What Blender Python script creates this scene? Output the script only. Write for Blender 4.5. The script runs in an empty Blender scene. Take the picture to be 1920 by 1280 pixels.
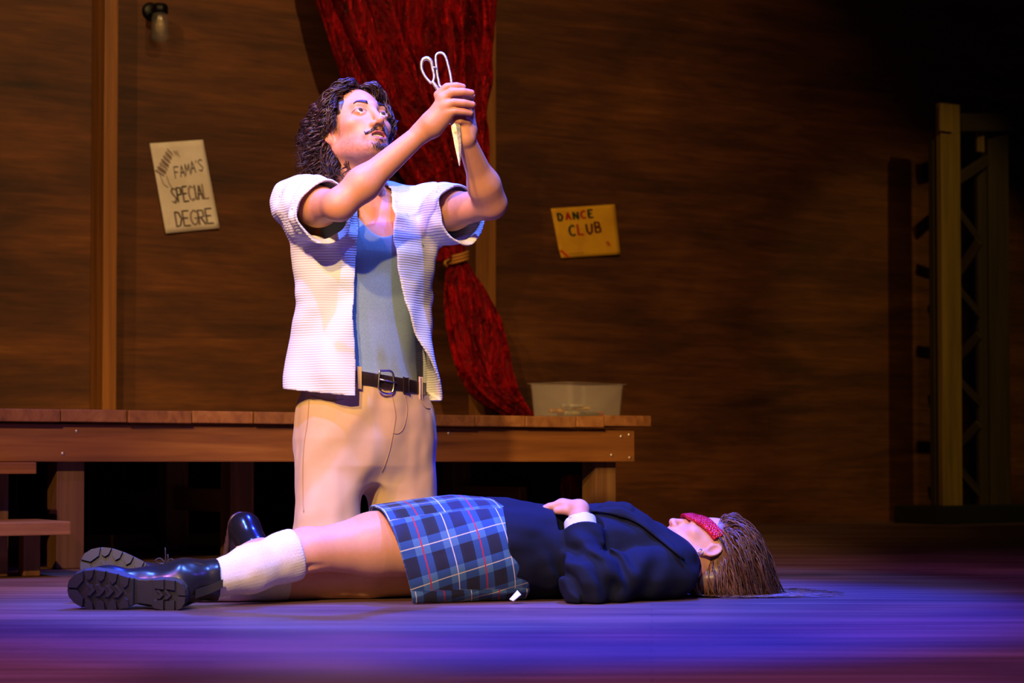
import bpy, bmesh, math, random
import numpy as np
from mathutils import Vector, Matrix
from mathutils.bvhtree import BVHTree

random.seed(7); np.random.seed(7)
scene = bpy.context.scene
COL = scene.collection

# ------------------------------------------------------------------ camera
FPX = 3733.0            # focal length in pixels of the 1920 px wide frame (70 mm)
PITCH = math.radians(1.7)
SHIFT = 226.0 - FPX * math.tan(PITCH)
CAMZ = 0.34
cam = bpy.data.cameras.new('camera'); cam_o = bpy.data.objects.new('camera', cam); COL.objects.link(cam_o)
cam.sensor_width = 36.0; cam.lens = 36.0 * FPX / 1920.0
cam.shift_y = SHIFT / 1920.0
cam_o.location = (0, 0, CAMZ); cam_o.rotation_euler = (math.pi / 2 + PITCH, 0, 0)
cam.clip_end = 100
cam.dof.use_dof = True; cam.dof.focus_distance = 5.0; cam.dof.aperture_fstop = 5.6
scene.camera = cam_o

# ------------------------------------------------------------------ view and world
scene.view_settings.view_transform = 'Standard'; scene.view_settings.look = 'None'
scene.view_settings.gamma = 1.0; scene.view_settings.use_curve_mapping = False
scene.view_settings.exposure = 0.0
world = bpy.data.worlds.new('dark_auditorium'); scene.world = world
world.use_nodes = True
bg = world.node_tree.nodes['Background']
bg.inputs[0].default_value = (0.30, 0.20, 0.45, 1); bg.inputs[1].default_value = 0.012

# ------------------------------------------------------------------ stage lanterns
def lantern(name, loc, target, color, power, cone_deg, blend=0.35, size=0.06, gobo=None):
    l = bpy.data.lights.new(name, 'SPOT'); o = bpy.data.objects.new(name, l); COL.objects.link(o)
    l.color = color; l.energy = power; l.spot_size = math.radians(cone_deg); l.spot_blend = blend
    l.shadow_soft_size = size
    o.location = loc
    d = Vector(target) - Vector(loc)
    o.rotation_euler = d.to_track_quat('-Z', 'Y').to_euler()
    if gobo:               # a break-up pattern plate in the lantern
        l.use_nodes = True; t = l.node_tree; em = t.nodes['Emission']
        tc = t.nodes.new('ShaderNodeTexCoord'); mp = t.nodes.new('ShaderNodeMapping'); nz = t.nodes.new('ShaderNodeTexNoise'); rp = t.nodes.new('ShaderNodeValToRGB')
        mp.inputs['Scale'].default_value = gobo; nz.inputs['Scale'].default_value = 1.0; nz.inputs['Detail'].default_value = 2.0
        rp.color_ramp.elements[0].position = .42; rp.color_ramp.elements[0].color = (.40, .40, .40, 1); rp.color_ramp.elements[1].position = .60
        t.links.new(tc.outputs['Normal'], mp.inputs[0]); t.links.new(mp.outputs[0], nz.inputs['Vector']); t.links.new(nz.outputs['Fac'], rp.inputs[0]); t.links.new(rp.outputs[0], em.inputs['Strength'])
    return o
def around(target, az, el, dist):
    """az: degrees to the right of the camera side, el: elevation; 180 is from behind"""
    a, e = math.radians(az), math.radians(el)
    return (target[0] + dist * math.cos(e) * math.sin(a), target[1] - dist * math.cos(e) * math.cos(a), target[2] + dist * math.sin(e))
ACT = (-0.28, 5.05, 0.62)
WARM = (1.0, 0.66, 0.27); COOL = (0.085, 0.20, 1.0); BLUE = (0.015, 0.04, 1.0)
lantern('warm_front_lantern', around(ACT, -9, 27, 6.5), ACT, WARM, 1800, 19, 0.5)
lantern('cool_right_lantern', around(ACT, 26, 70, 6.0), ACT, COOL, 2800, 23, 0.3)
lantern('cool_left_lantern', around(ACT, -46, 66, 6.0), ACT, COOL, 2300, 23, 0.3)
lantern('blue_back_lantern', around((0.05, 4.9, 0.4), 160, 70, 5.0), (0.05, 4.9, 0.4), BLUE, 4600, 30, 0.5)
lantern('violet_floor_lantern', (-3.0, 1.8, 4.6), (-0.6, 3.3, 0), (0.76, 0.26, 1.0), 1600, 66, 0.6, gobo=(8, 13, 8))
lantern('blue_floor_lantern', (3.4, 2.4, 4.8), (0.6, 3.9, 0), (0.10, 0.06, 1.0), 650, 54, 0.5, gobo=(7, 18, 9))
AMBER = (1.0, 0.60, 0.22)
lantern('amber_wall_lantern', (1.6, 2.4, 5.2), (-0.6, 9.9, 1.3), AMBER, 920, 45, 0.9)
lantern('amber_left_wall_lantern', (-2.9, 3.2, 4.8), (-1.9, 8.9, 1.4), AMBER, 430, 40, 0.9)
lantern('amber_deck_lantern', (-1.6, 1.0, 3.4), (-0.95, 6.7, 0.35), AMBER, 850, 33, 0.7)
lantern('yellow_side_lantern', (3.9, 6.2, 4.4), (2.5, 11.4, 1.0), (1.0, 0.70, 0.16), 230, 24, 0.6)

# ------------------------------------------------------------------ pixel <-> world
def W(px, py, Y):
    """world point seen at pixel (px, py) of the 1920x1280 frame at depth Y"""
    u = (px - 960.0) / FPX; v = (640.0 + SHIFT - py) / FPX
    sp, cp = math.sin(PITCH), math.cos(PITCH)
    zr = Y * (sp + v * cp) / (cp - v * sp)
    fw = Y * cp + zr * sp
    return np.array([u * fw, Y, CAMZ + zr])
# frame of the wooden platform and the back wall (they are parallel)
P0 = np.array([-1.42, 6.28, 0.0]); YAW = math.radians(32)
E1 = np.array([math.cos(YAW), math.sin(YAW), 0]); E2 = np.array([-math.sin(YAW), math.cos(YAW), 0])
def PL(t, d, z): return P0 + E1 * t + E2 * d + np.array([0, 0, z])
def PX(px, py, d):
    a = W(px, py, 1.0) - np.array([0, 0, CAMZ]); c = np.array([0, 0, CAMZ])
    s = (np.dot(P0, E2) + d - np.dot(c, E2)) / np.dot(a, E2)
    return c + a * s
def PT(px, py, d):
    p = PX(px, py, d) - P0
    return float(np.dot(p, E1)), float(p[2])
WALL_D = 2.5

# ------------------------------------------------------------------ materials
def hexlin(h):
    h = h.lstrip('#'); c = [int(h[i:i + 2], 16) / 255 for i in (0, 2, 4)]
    return tuple(x / 12.92 if x <= 0.04045 else ((x + 0.055) / 1.055) ** 2.4 for x in c)
class NT:
    def __init__(s, name):
        s.m = bpy.data.materials.new(name); s.m.use_nodes = True
        s.t = s.m.node_tree; s.b = s.t.nodes['Principled BSDF']; s.out = s.t.nodes['Material Output']
    def n(s, typ, **kw):
        nd = s.t.nodes.new(typ)
        for k, v in kw.items():
            if k.startswith('i_'):
                key = k[2:]; key = int(key) if key.isdigit() else key.replace('_', ' ')
                nd.inputs[key].default_value = v
            else: setattr(nd, k, v)
        return nd
    def l(s, a, b): s.t.links.new(a, b)
    def set(s, **kw):
        for k, v in kw.items():
            key = k.replace('_', ' ')
            s.b.inputs[key].default_value = v + (1,) if isinstance(v, tuple) and len(v) == 3 and s.b.inputs[key].type == 'RGBA' else v
    def coords(s, kind='Object', scale=(1, 1, 1), rot=(0, 0, 0)):
        tc = s.n('ShaderNodeTexCoord'); mp = s.n('ShaderNodeMapping')
        mp.inputs['Scale'].default_value = scale; mp.inputs['Rotation'].default_value = rot
        s.l(tc.outputs[kind], mp.inputs[0]); return mp.outputs[0]
    def ramp(s, fac, stops):
        r = s.n('ShaderNodeValToRGB'); e = r.color_ramp.elements
        while len(e) < len(stops): e.new(0.5)
        for i, (p, c) in enumerate(stops):
            e[i].position = p; e[i].color = tuple(c) + (1,)
        s.l(fac, r.inputs[0]); return r.outputs[0]
    def noise(s, vec, scale, detail=4, rough=0.55, dist=0.0):
        nd = s.n('ShaderNodeTexNoise'); nd.inputs['Scale'].default_value = scale
        nd.inputs['Detail'].default_value = detail; nd.inputs['Roughness'].default_value = rough
        nd.inputs['Distortion'].default_value = dist
        s.l(vec, nd.inputs['Vector']); return nd.outputs['Fac']
    def math(s, op, a, b=None, c=None):
        nd = s.n('ShaderNodeMath', operation=op)
        for i, x in enumerate((a, b, c)):
            if x is None: continue
            if isinstance(x, (int, float)): nd.inputs[i].default_value = x
            else: s.l(x, nd.inputs[i])
        return nd.outputs[0]
    def mix(s, fac, a, b, blend='MIX'):
        nd = s.n('ShaderNodeMix', data_type='RGBA', blend_type=blend)
        for i, x in ((0, fac), (6, a), (7, b)):
            if isinstance(x, (int, float)): nd.inputs[i].default_value = x
            elif isinstance(x, tuple): nd.inputs[i].default_value = x + (1,) if len(x) == 3 else x
            else: s.l(x, nd.inputs[i])
        return nd.outputs[2]
    def bump(s, h, strength=0.3, dist=0.01):
        nd = s.n('ShaderNodeBump'); nd.inputs['Strength'].default_value = strength; nd.inputs['Distance'].default_value = dist
        s.l(h, nd.inputs['Height']); s.l(nd.outputs[0], s.b.inputs['Normal'])
    def color(s, c): s.l(c, s.b.inputs['Base Color'])
def plain(name, col, rough=0.5, metal=0.0, bump=None, **kw):
    m = NT(name); m.set(Base_Color=col, Roughness=rough, Metallic=metal, **kw)
    if bump:
        sc, st, di = bump
        m.bump(m.noise(m.coords(), sc, 4), st, di)
    return m.m
def wood(name, dark, mid, light, grain=(1.2, 30, 30), rough=0.5, rand=0.35, knots=True, bump=0.25, warp=0.0):
    """lumber: the grain runs along local X"""
    m = NT(name)
    info = m.n('ShaderNodeObjectInfo')
    tc = m.n('ShaderNodeTexCoord'); off = m.n('ShaderNodeVectorMath', operation='MULTIPLY_ADD')
    cmb = m.n('ShaderNodeCombineXYZ')
    for i in range(3): m.l(info.outputs['Random'], cmb.inputs[i])
    m.l(cmb.outputs[0], off.inputs[0]); off.inputs[1].default_value = (17, 9, 5); m.l(tc.outputs['Object'], off.inputs[2])
    mp = m.n('ShaderNodeMapping'); mp.inputs['Scale'].default_value = grain; m.l(off.outputs[0], mp.inputs[0])
    g = m.noise(mp.outputs[0], 1.0, 6, 0.62, 0.6)
    mp2 = m.n('ShaderNodeMapping'); mp2.inputs['Scale'].default_value = tuple(x * .14 for x in grain); m.l(off.outputs[0], mp2.inputs[0])
    g2 = m.noise(mp2.outputs[0], 1.0, 4, 0.6, 0.5)
    f = m.math('ADD', m.math('MULTIPLY', g, 0.6), m.math('MULTIPLY', g2, 0.4))
    c = m.ramp(f, [(0.30, dark), (0.5, mid), (0.70, light)])
    hs = m.n('ShaderNodeHueSaturation'); m.l(c, hs.inputs['Color'])
    m.l(m.math('ADD', m.math('MULTIPLY', info.outputs['Random'], rand), 1 - rand / 2), hs.inputs['Value'])
    m.color(hs.outputs[0]); m.set(Roughness=rough)
    m.bump(f, bump, 0.004)
    return m.m

# ------------------------------------------------------------------ mesh helpers
def mesh_obj(name, verts, faces, mat=None, parent=None, smooth=False):
    me = bpy.data.meshes.new(name)
    me.from_pydata([tuple(map(float, v)) for v in verts], [], [tuple(map(int, f)) for f in faces]); me.update()
    if smooth: me.shade_smooth()
    o = bpy.data.objects.new(name, me); COL.objects.link(o)
    if mat: me.materials.append(mat)
    if parent: o.parent = parent
    return o
def bm_obj(name, bm, mat=None, parent=None, smooth=False):
    me = bpy.data.meshes.new(name); bm.to_mesh(me); bm.free()
    if smooth: me.shade_smooth()
    o = bpy.data.objects.new(name, me); COL.objects.link(o)
    if mat: me.materials.append(mat)
    if parent: o.parent = parent
    return o
def frame_mat(origin, x, z):
    x = Vector(x).normalized(); z = Vector(z); z = (z - x * z.dot(x)).normalized(); y = z.cross(x)
    m = Matrix((x, y, z)).transposed().to_4x4(); m.translation = Vector(origin); return m
def box_bm(size, bevel=0.0, center=(0, 0, 0), bm=None):
    b2 = bmesh.new(); bmesh.ops.create_cube(b2, size=1.0)
    for v in b2.verts: v.co = Vector((v.co.x * size[0], v.co.y * size[1], v.co.z * size[2]))
    if bevel: bmesh.ops.bevel(b2, geom=list(b2.edges), offset=bevel, segments=2, affect='EDGES', profile=0.6)
    for v in b2.verts: v.co += Vector(center)
    if bm is None: return b2
    me = bpy.data.meshes.new('tmp'); b2.to_mesh(me); b2.free(); bm.from_mesh(me); bpy.data.meshes.remove(me); return bm
def lumber(name, a, b, w, h, mat, parent=None, up=(0, 0, 1), bevel=0.004):
    """a sawn board from a to b (centres of its ends); w sideways, h along up; grain along it"""
    a = Vector(a); b = Vector(b); L = (b - a).length
    o = bm_obj(name, box_bm((L, w, h), bevel), mat, parent)
    o.matrix_world = frame_mat((a + b) / 2, b - a, up)
    if parent: o.matrix_parent_inverse = parent.matrix_world.inverted()
    return o
def tag(o, label, cat, group=None, kind=None):
    if label: o['label'] = label
    if cat: o['category'] = cat
    if group: o['group'] = group
    if kind: o['kind'] = kind
    return o
def empty(name, loc, label=None, cat=None, group=None):
    o = bpy.data.objects.new(name, None); COL.objects.link(o); o.location = Vector(loc); o.empty_display_size = 0.1
    bpy.context.view_layer.update()
    if label: tag(o, label, cat, group)
    return o
def adopt(o, parent):
    """parent keeping the world place"""
    o.parent = parent; o.matrix_parent_inverse = parent.matrix_world.inverted(); return o
def tube_data(pts, radii, sides=8, closed=False, flat=None):
    pts = np.asarray(pts, float); n = len(pts)
    radii = np.full(n, radii) if np.isscalar(radii) else np.asarray(radii, float)
    t = np.gradient(pts, axis=0)
    if closed: t = np.roll(pts, -1, 0) - np.roll(pts, 1, 0)
    t /= np.linalg.norm(t, axis=1)[:, None] + 1e-12
    ref = np.array([0, 0, 1.0]) if abs(t[0][2]) < 0.9 else np.array([1.0, 0, 0])
    u = np.cross(t[0], ref); u /= np.linalg.norm(u)
    us = np.empty_like(pts)
    for i in range(n):
        x, y, z = t[i]; d = u[0] * x + u[1] * y + u[2] * z; u = (u[0] - x * d, u[1] - y * d, u[2] - z * d)
        L = math.sqrt(u[0] ** 2 + u[1] ** 2 + u[2] ** 2) + 1e-12; u = (u[0] / L, u[1] / L, u[2] / L); us[i] = u
    ws_ = np.cross(t, us); ang = np.arange(sides) * 2 * np.pi / sides
    vs = (pts[:, None] + radii[:, None, None] * (np.cos(ang)[None, :, None] * us[:, None] + np.sin(ang)[None, :, None] * ws_[:, None])).reshape(-1, 3)
    i = np.arange(n if closed else n - 1)[:, None]; j = (i + 1) % n; k = np.arange(sides)[None]; k2 = (k + 1) % sides
    qs = np.stack([i * sides + k, i * sides + k2, j * sides + k2, j * sides + k], -1).reshape(-1, 4)
    caps = [] if closed else [tuple(range(sides - 1, -1, -1)), tuple((n - 1) * sides + k for k in range(sides))]
    return vs, qs, caps
class Tubes:
    """collects tubes and loose faces, builds them as one mesh"""
    def __init__(s): s.v = []; s.q = []; s.g = []; s.n = 0
    def add(s, pts, r, sides=8, closed=False):
        v, q, caps = tube_data(pts, r, sides, closed); s.v.append(v); s.q.append(q + s.n)
        s.g += [tuple(i + s.n for i in c) for c in caps]; s.n += len(v); return s
    def raw(s, v, f):
        v = np.asarray(v, float); s.v.append(v); s.q.append(np.asarray(f, int).reshape(-1, 4) + s.n); s.n += len(v); return s
    def build(s, name, mat, parent=None, smooth=True):
        v = np.concatenate(s.v).astype(np.float32); q = np.concatenate(s.q).astype(np.int32); g = np.array([i for c in s.g for i in c], np.int32); gl = [len(c) for c in s.g]
        me = bpy.data.meshes.new(name); me.vertices.add(len(v)); me.vertices.foreach_set('co', v.ravel())
        me.loops.add(q.size + g.size); me.loops.foreach_set('vertex_index', np.concatenate([q.ravel(), g]))
        me.polygons.add(len(q) + len(gl)); st = np.concatenate([np.arange(len(q)) * 4, q.size + np.concatenate([[0], np.cumsum(gl)[:-1]]) if gl else np.zeros(0)]).astype(np.int32)
        me.polygons.foreach_set('loop_start', st); me.update(calc_edges=True); me.validate()
        if smooth: me.shade_smooth()
        if mat: me.materials.append(mat)
        o = bpy.data.objects.new(name, me); COL.objects.link(o)
        if parent: o.parent = parent
        return o
def spline(pts, n):
    """Catmull-Rom through the points"""
    p = np.asarray(pts, float); p = np.vstack([2 * p[0] - p[1], p, 2 * p[-1] - p[-2]])
    m = len(p) - 3; out = []
    for s in np.linspace(0, m - 1e-6, n):
        i = int(s); u = s - i; a, b, c, d = p[i:i + 4]
        out.append(0.5 * (2 * b + (c - a) * u + (2 * a - 5 * b + 4 * c - d) * u * u + (3 * b - a - 3 * c + d) * u ** 3))
    return np.array(out)
def lathe_data(profile, sides=24):
    vs = []; fs = []
    for r, z in profile:
        for k in range(sides):
            a = 2 * math.pi * k / sides; vs.append((r * math.cos(a), r * math.sin(a), z))
    for i in range(len(profile) - 1):
        for k in range(sides):
            k2 = (k + 1) % sides; fs.append((i * sides + k, i * sides + k2, (i + 1) * sides + k2, (i + 1) * sides + k))
    return vs, fs
# ------------------------------------------------------------------ setting: floor, wall
def floor_material():
    m = NT('stage_floor_wood')
    v = m.coords('Object', (0.55, 9, 1), (0, 0, math.radians(4)))
    g = m.noise(v, 2.2, 6, 0.62, 0.5)
    v2 = m.coords('Object', (0.35, 2.6, 1), (0, 0, math.radians(4)))
    g2 = m.noise(v2, 2.0, 4, 0.55, 0.4)
    br = m.n('ShaderNodeTexBrick'); br.inputs['Scale'].default_value = 1.0; br.inputs['Brick Width'].default_value = 2.3
    br.inputs['Row Height'].default_value = 0.083; br.inputs['Mortar Size'].default_value = 0.0012
    br.inputs['Color1'].default_value = (.42, .42, .42, 1); br.inputs['Color2'].default_value = (.60, .60, .60, 1); br.inputs['Mortar'].default_value = (.25, .25, .25, 1)
    m.l(m.coords('Object', (1, 1, 1), (0, 0, math.radians(4))), br.inputs[0])
    f = m.math('ADD', m.math('MULTIPLY', g, 0.35), m.math('ADD', m.math('MULTIPLY', g2, 0.35), m.math('MULTIPLY', br.outputs['Color'], 0.3)))
    m.color(m.ramp(f, [(0.36, hexlin('#39221c')), (0.5, hexlin('#5e3f34')), (0.66, hexlin('#805f52'))]))
    r = m.math('ADD', m.math('MULTIPLY', g, 0.3), 0.40)
    m.l(r, m.b.inputs['Roughness']); m.bump(f, 0.12, 0.003)
    return m.m
floor = bm_obj('floor', box_bm((16, 20, 0.2), 0, (0, 8.5, -0.1)), floor_material())
tag(floor, 'worn brown wooden stage floor washed in violet and blue light', 'floor', kind='structure')

def wall_material():
    m = NT('stained_plywood')
    v = m.coords('Object', (0.9, 1, 15)); g = m.noise(v, 1.6, 7, 0.66, 0.8)
    v2 = m.coords('Object', (0.7, 1, 2.6)); g2 = m.noise(v2, 1.5, 4, 0.6, 0.6)
    v3 = m.coords('Object', (6, 1, 60)); g3 = m.noise(v3, 1.0, 4, 0.6)
    f = m.math('ADD', m.math('MULTIPLY', g, 0.34), m.math('ADD', m.math('MULTIPLY', g2, 0.50), m.math('MULTIPLY', g3, 0.16)))
    m.color(m.ramp(f, [(0.34, (.026, .0070, .0010)), (0.48, (.085, .0240, .0033)), (0.60, (.160, .049, .0068)), (0.72, (.30, .110, .020))]))
    m.set(Roughness=0.62); m.bump(f, 0.3, 0.006)
    return m.m
WALLM = wall_material()
wl = bm_obj('wall_back', box_bm((11, 0.08, 4.4)), WALLM)
wl.matrix_world = frame_mat(PL(2.6, WALL_D + 0.04, 2.2), E1, (0, 0, 1))
tag(wl, 'dark brown stained plywood back wall of the set', 'wall', kind='structure')

POSTM = wood('amber_pine_post', hexlin('#5a3413'), hexlin('#8a5622'), hexlin('#a86e30'), (1.0, 26, 26), 0.55, 0.2)
# two uprights against the wall
def post(name, px0, px1, d_front, depth, label, zbase, ztop=4.2):
    t0, _ = PT(px0, 400, d_front); t1, _ = PT(px1, 400, d_front); w = t1 - t0
    o = bm_obj(name, box_bm((ztop - zbase, w, depth), 0.004), POSTM)
    c = PL((t0 + t1) / 2, d_front + depth / 2, (zbase + ztop) / 2)
    o.matrix_world = frame_mat(c, (0, 0, 1), E2)
    tag(o, label, 'post', kind='structure'); return o
post('trim_1', 194.5, 220, WALL_D - 0.165, 0.163, 'amber wooden upright on the wall left of the white poster', 0.512)
post('trim_2', 893, 930, WALL_D - 0.075, 0.073, 'amber wooden upright on the wall behind the red curtain', 0.512)

# ------------------------------------------------------------------ platform
DECK = 0.507
PLANKM = wood('deck_plank_pine', hexlin('#5e3516'), hexlin('#8f5a2c'), hexlin('#ab7540'), (30, 1.1, 22), 0.5, 0.35)
BEAMM = wood('front_beam_pine', hexlin('#57300f'), hexlin('#84501f'), hexlin('#a06c33'), (1.1, 30, 22), 0.5, 0.2)
LEGM = wood('platform_leg_pine', hexlin('#4a2c12'), hexlin('#6b4522'), hexlin('#85602f'), (1.1, 30, 26), 0.6, 0.35)
SCREWM = plain('zinc_screw_head', (0.75, 0.62, 0.4), 0.35, 0.9)
plat = empty('stage_platform', PL(0.6, 1.2, 0), 'long low brown wooden platform on square legs along the back wall', 'platform')
edges = [-1.3347, -1.1147, -0.8947, -0.6747, -0.4547, -0.2347, -0.0147, 0.2071, 0.4279, 0.6475, 0.861, 1.0745, 1.288, 1.5013, 1.7143, 1.934, 2.0587, 2.273]
for i in range(len(edges) - 1):
    a, b = edges[i], edges[i + 1]
    lift = 0.006 if i == len(edges) - 2 else random.uniform(-0.0015, 0.0015)
    o = bm_obj('plank', box_bm((b - a - 0.003, 2.42, 0.04), 0.004), PLANKM)
    o.matrix_world = frame_mat(PL((a + b) / 2, 1.21 - 0.03 + random.uniform(-.004, .004), DECK - 0.02 + lift), E1, (0, 0, 1))
    adopt(o, plat)
adopt(lumber('front_beam', PL(-1.33, 0.02, DECK - 0.046 - 0.06), PL(2.216, 0.02, DECK - 0.046 - 0.06), 0.04, 0.12, BEAMM), plat)
adopt(lumber('back_beam', PL(-1.33, 2.36, DECK - 0.106), PL(2.216, 2.36, DECK - 0.106), 0.04, 0.12, BEAMM), plat)
adopt(lumber('end_beam', PL(2.196, 0.045, DECK - 0.106), PL(2.196, 2.335, DECK - 0.106), 0.04, 0.12, BEAMM), plat)
leg_t = [-1.28, 0.0, 0.80, 2.07]
for t in leg_t:
    for d in (0.045, 1.1, 2.2):
        w = 0.092
        if t == 0.80 and d == 0.045: d = 0.5
        adopt(lumber('leg', PL(t + w / 2, d + w / 2, 0.001), PL(t + w / 2, d + w / 2, DECK - 0.043 - (0.0 if d < .1 else 0.0)), w, w, LEGM, up=tuple(E2)), plat)
for t in (0.8 + 0.046, 2.07 + 0.046):
    adopt(lumber('cross_brace', PL(t, 0.62, 0.20), PL(t, 2.15, 0.20), 0.035, 0.085, LEGM), plat)
adopt(lumber('floor_sill', PL(-0.2, 1.35, 0.03), PL(2.2, 1.35, 0.03), 0.09, 0.055, LEGM), plat)
adopt(bm_obj('shade_screen', box_bm((3.5, .01, .455)), plain('black_shade_screen', (.004, .004, .004), .9)), plat).matrix_world = frame_mat(PL(0.45, 1.75, .23), E1, (0, 0, 1))  # added black sheet, makes the space under the deck read as dark
adopt(bm_obj('shade_screen', box_bm((2.2, .01, .455)), plain('black_end_screen', (.004, .004, .004), .9)), plat).matrix_world = frame_mat(PL(2.175, 1.2, .23), E2, (0, 0, 1))  # added black sheet at the open end, blocks light coming in from the right
def screw(px, py, r=0.0065):
    t, z = PT(px, py, 0.0)
    v, f = lathe_data([(0.0001, 0.002), (r * .55, 0.0018), (r, 0.0), (r, -0.004)], 10)
    o = mesh_obj('screw_head', v, f, SCREWM, None, True)
    o.matrix_world = frame_mat(PL(t, -0.001, z), E1, -E2); adopt(o, plat)
for s in ((144, 808), (118, 850), (1165, 818), (1180, 815), (1147, 853), (1181, 858), (560, 812), (842, 812)): screw(*s)

# ------------------------------------------------------------------ stair unit at the left
stairs = empty('stair_unit', PL(-0.75, -0.3, 0), 'small brown wooden stair unit at the left end of the platform', 'stairs')
# treads run back along the platform front; their right-hand ends show
def at_floor(px, py):   # floor point under a pixel
    a = W(px, py, 1.0) - np.array([0, 0, CAMZ]); return np.array([0, 0, CAMZ]) - a * (CAMZ / a[2])
s1 = W(101, 987, 5.98); s2 = W(47, 877, 6.16)
back = E1
adopt(lumber('tread', s1 - E1 * 0.9, s1, 0.30, 0.04, BEAMM), stairs)
adopt(lumber('tread', s2 - E1 * 0.9, s2, 0.22, 0.036, BEAMM), stairs)
for q in (0, ):
    c = W(55, 1042, 5.95)
    adopt(lumber('riser_post', (c[0], c[1], 0.001), (c[0], c[1], 0.139), 0.052, 0.05, LEGM, up=tuple(E2)), stairs)
    c2 = c - E1 * 0.07
    adopt(lumber('side_board', (c2 - E1 * 0.42)[:2].tolist() + [0.07], c2[:2].tolist() + [0.07], 0.03, 0.136, LEGM), stairs)
    c3 = W(-5, 935, 6.2)
    adopt(lumber('riser_post', (c3[0], c3[1], 0.001), (c3[0], c3[1], 0.318), 0.05, 0.07, LEGM, up=tuple(E2)), stairs)

# ------------------------------------------------------------------ curtain
def curtain_material():
    m = NT('crushed_red_velvet')
    v = m.coords('Object', (7, 7, 2.0)); g = m.noise(v, 2.2, 3, 0.5, 1.6)
    v2 = m.coords('Object', (26, 26, 7)); g2 = m.noise(v2, 2.0, 3, 0.6, 0.8)
    f = m.math('ADD', m.math('MULTIPLY', g, 0.7), m.math('MULTIPLY', g2, 0.3))
    m.color(m.ramp(f, [(0.36, hexlin('#360003')), (0.5, hexlin('#700007')), (0.64, hexlin('#b4040f'))]))
    m.b.inputs['Specular IOR Level'].default_value = .15
    m.set(Roughness=0.5, Sheen_Weight=0.8, Sheen_Roughness=0.3, Sheen_Tint=(1, .02, .03)); m.bump(f, 1.0, 0.13)
    return m.m
CURT = curtain_material()
def vn1(x, seed):
    i = np.floor(x).astype(int); f = x - i; f = f * f * (3 - 2 * f)
    h = lambda k: (np.sin(k * 127.1 + seed * 311.7) * 43758.5453) % 1.0
    return h(i) * (1 - f) + h(i + 1) * f
rows = [(-300, 560, 935), (-60, 585, 925), (0, 602, 919), (100, 630, 915), (200, 668, 911), (300, 740, 904), (380, 795, 893), (440, 822, 878), (470, 838, 870), (484, 842, 868),
        (500, 840, 880), (540, 840, 903), (600, 844, 931), (660, 852, 946), (700, 864, 953), (735, 884, 966), (760, 916, 985), (775, 944, 996), (783, 958, 998)]
ys = np.array([r[0] for r in rows], float); xl = np.array([r[1] for r in rows], float); xr = np.array([r[2] for r in rows], float)
NR, NS = 150, 132
yy = np.interp(np.linspace(0, 1, NR), np.linspace(0, 1, 300), np.linspace(-300, 783, 300))
cv = []
for i, y in enumerate(yy):
    a = PX(np.interp(y, ys, xl), y, WALL_D - 0.30); b = PX(np.interp(y, ys, xr), y, WALL_D - 0.30)
    c = (a + b) / 2; hw = np.linalg.norm(b - a) / 2
    ax = (b - a) / np.linalg.norm(b - a)
    tie = math.exp(-((y - 480) / 60.0) ** 2)
    hd = min(0.16, 0.32 * hw + 0.02)
    for k in range(NS):
        th = 2 * math.pi * k / NS
        ph = th + 0.12 * math.sin(y / 90.0 + 2 * th)
        fold = 0.26 * math.sin(11 * ph + 0.8 * math.sin(y / 120)) + 0.15 * math.sin(23 * ph + y / 75.0) + 0.16 * (float(vn1(np.array(th * 5 + y / 160.0), 3)) - .5) + 0.12 * (float(vn1(np.array(y / 38.0 + 7 * math.sin(3 * th)), 9)) - .5)
        fold *= 1.5 * (1 - 0.5 * tie)
        r = 1 + fold
        p = c + ax * hw * math.cos(th) * (0.93 + 0.07 * r) - E2 * hd * math.sin(th) * r * 1.0
        p = p + ax * 0.02 * math.sin(9 * th + y / 50.0) * (1 - tie)
        p[2] = max(p[2], DECK + 0.002 + 0.004 * abs(math.sin(th * 3)))
        cv.append(p)
cf = [(i * NS + k, i * NS + (k + 1) % NS, (i + 1) * NS + (k + 1) % NS, (i + 1) * NS + k) for i in range(NR - 1) for k in range(NS)]
cf.append(tuple((NR - 1) * NS + k for k in range(NS)))
cur = empty('stage_curtain', PX(980, 783, WALL_D - 0.3), 'crushed red velvet curtain tied back with gold cord beside the wall', 'curtain')
o = mesh_obj('drape', cv, cf, CURT, None, True); adopt(o, cur)
GOLD = plain('gold_cord', hexlin('#c98a3a'), 0.5, 0.2, (400, .6, .004))
tb = Tubes()
for q, dy in enumerate((-5, 1, 7)):
    a = PX(838, 484 + dy + 4, WALL_D - 0.30); b = PX(872, 478 + dy, WALL_D - 0.30); c = (a + b) / 2; ax = (b - a) / 2
    tb.add([c + ax * 1.08 * math.cos(t) - E2 * 0.066 * math.sin(t) for t in np.linspace(0, 2 * math.pi, 28, endpoint=False)], 0.007, 7, True)
tb.add(spline([PX(842, 486, WALL_D - .36), PX(834, 492, WALL_D - .38), PX(838, 500, WALL_D - .37)], 8), 0.006, 7)
adopt(tb.build('tie_cord', GOLD), cur)
tb = Tubes()
for q in range(3):
    tb.add(spline([PX(850, 476 + 4 * q, WALL_D - .30), PX(830, 472 + 5 * q, WALL_D - .34), PX(806, 466 + 6 * q, WALL_D - .25)], 12), np.linspace(.02, .026, 12), 10)
adopt(tb.build('gathered_fold', CURT), cur)

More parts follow.
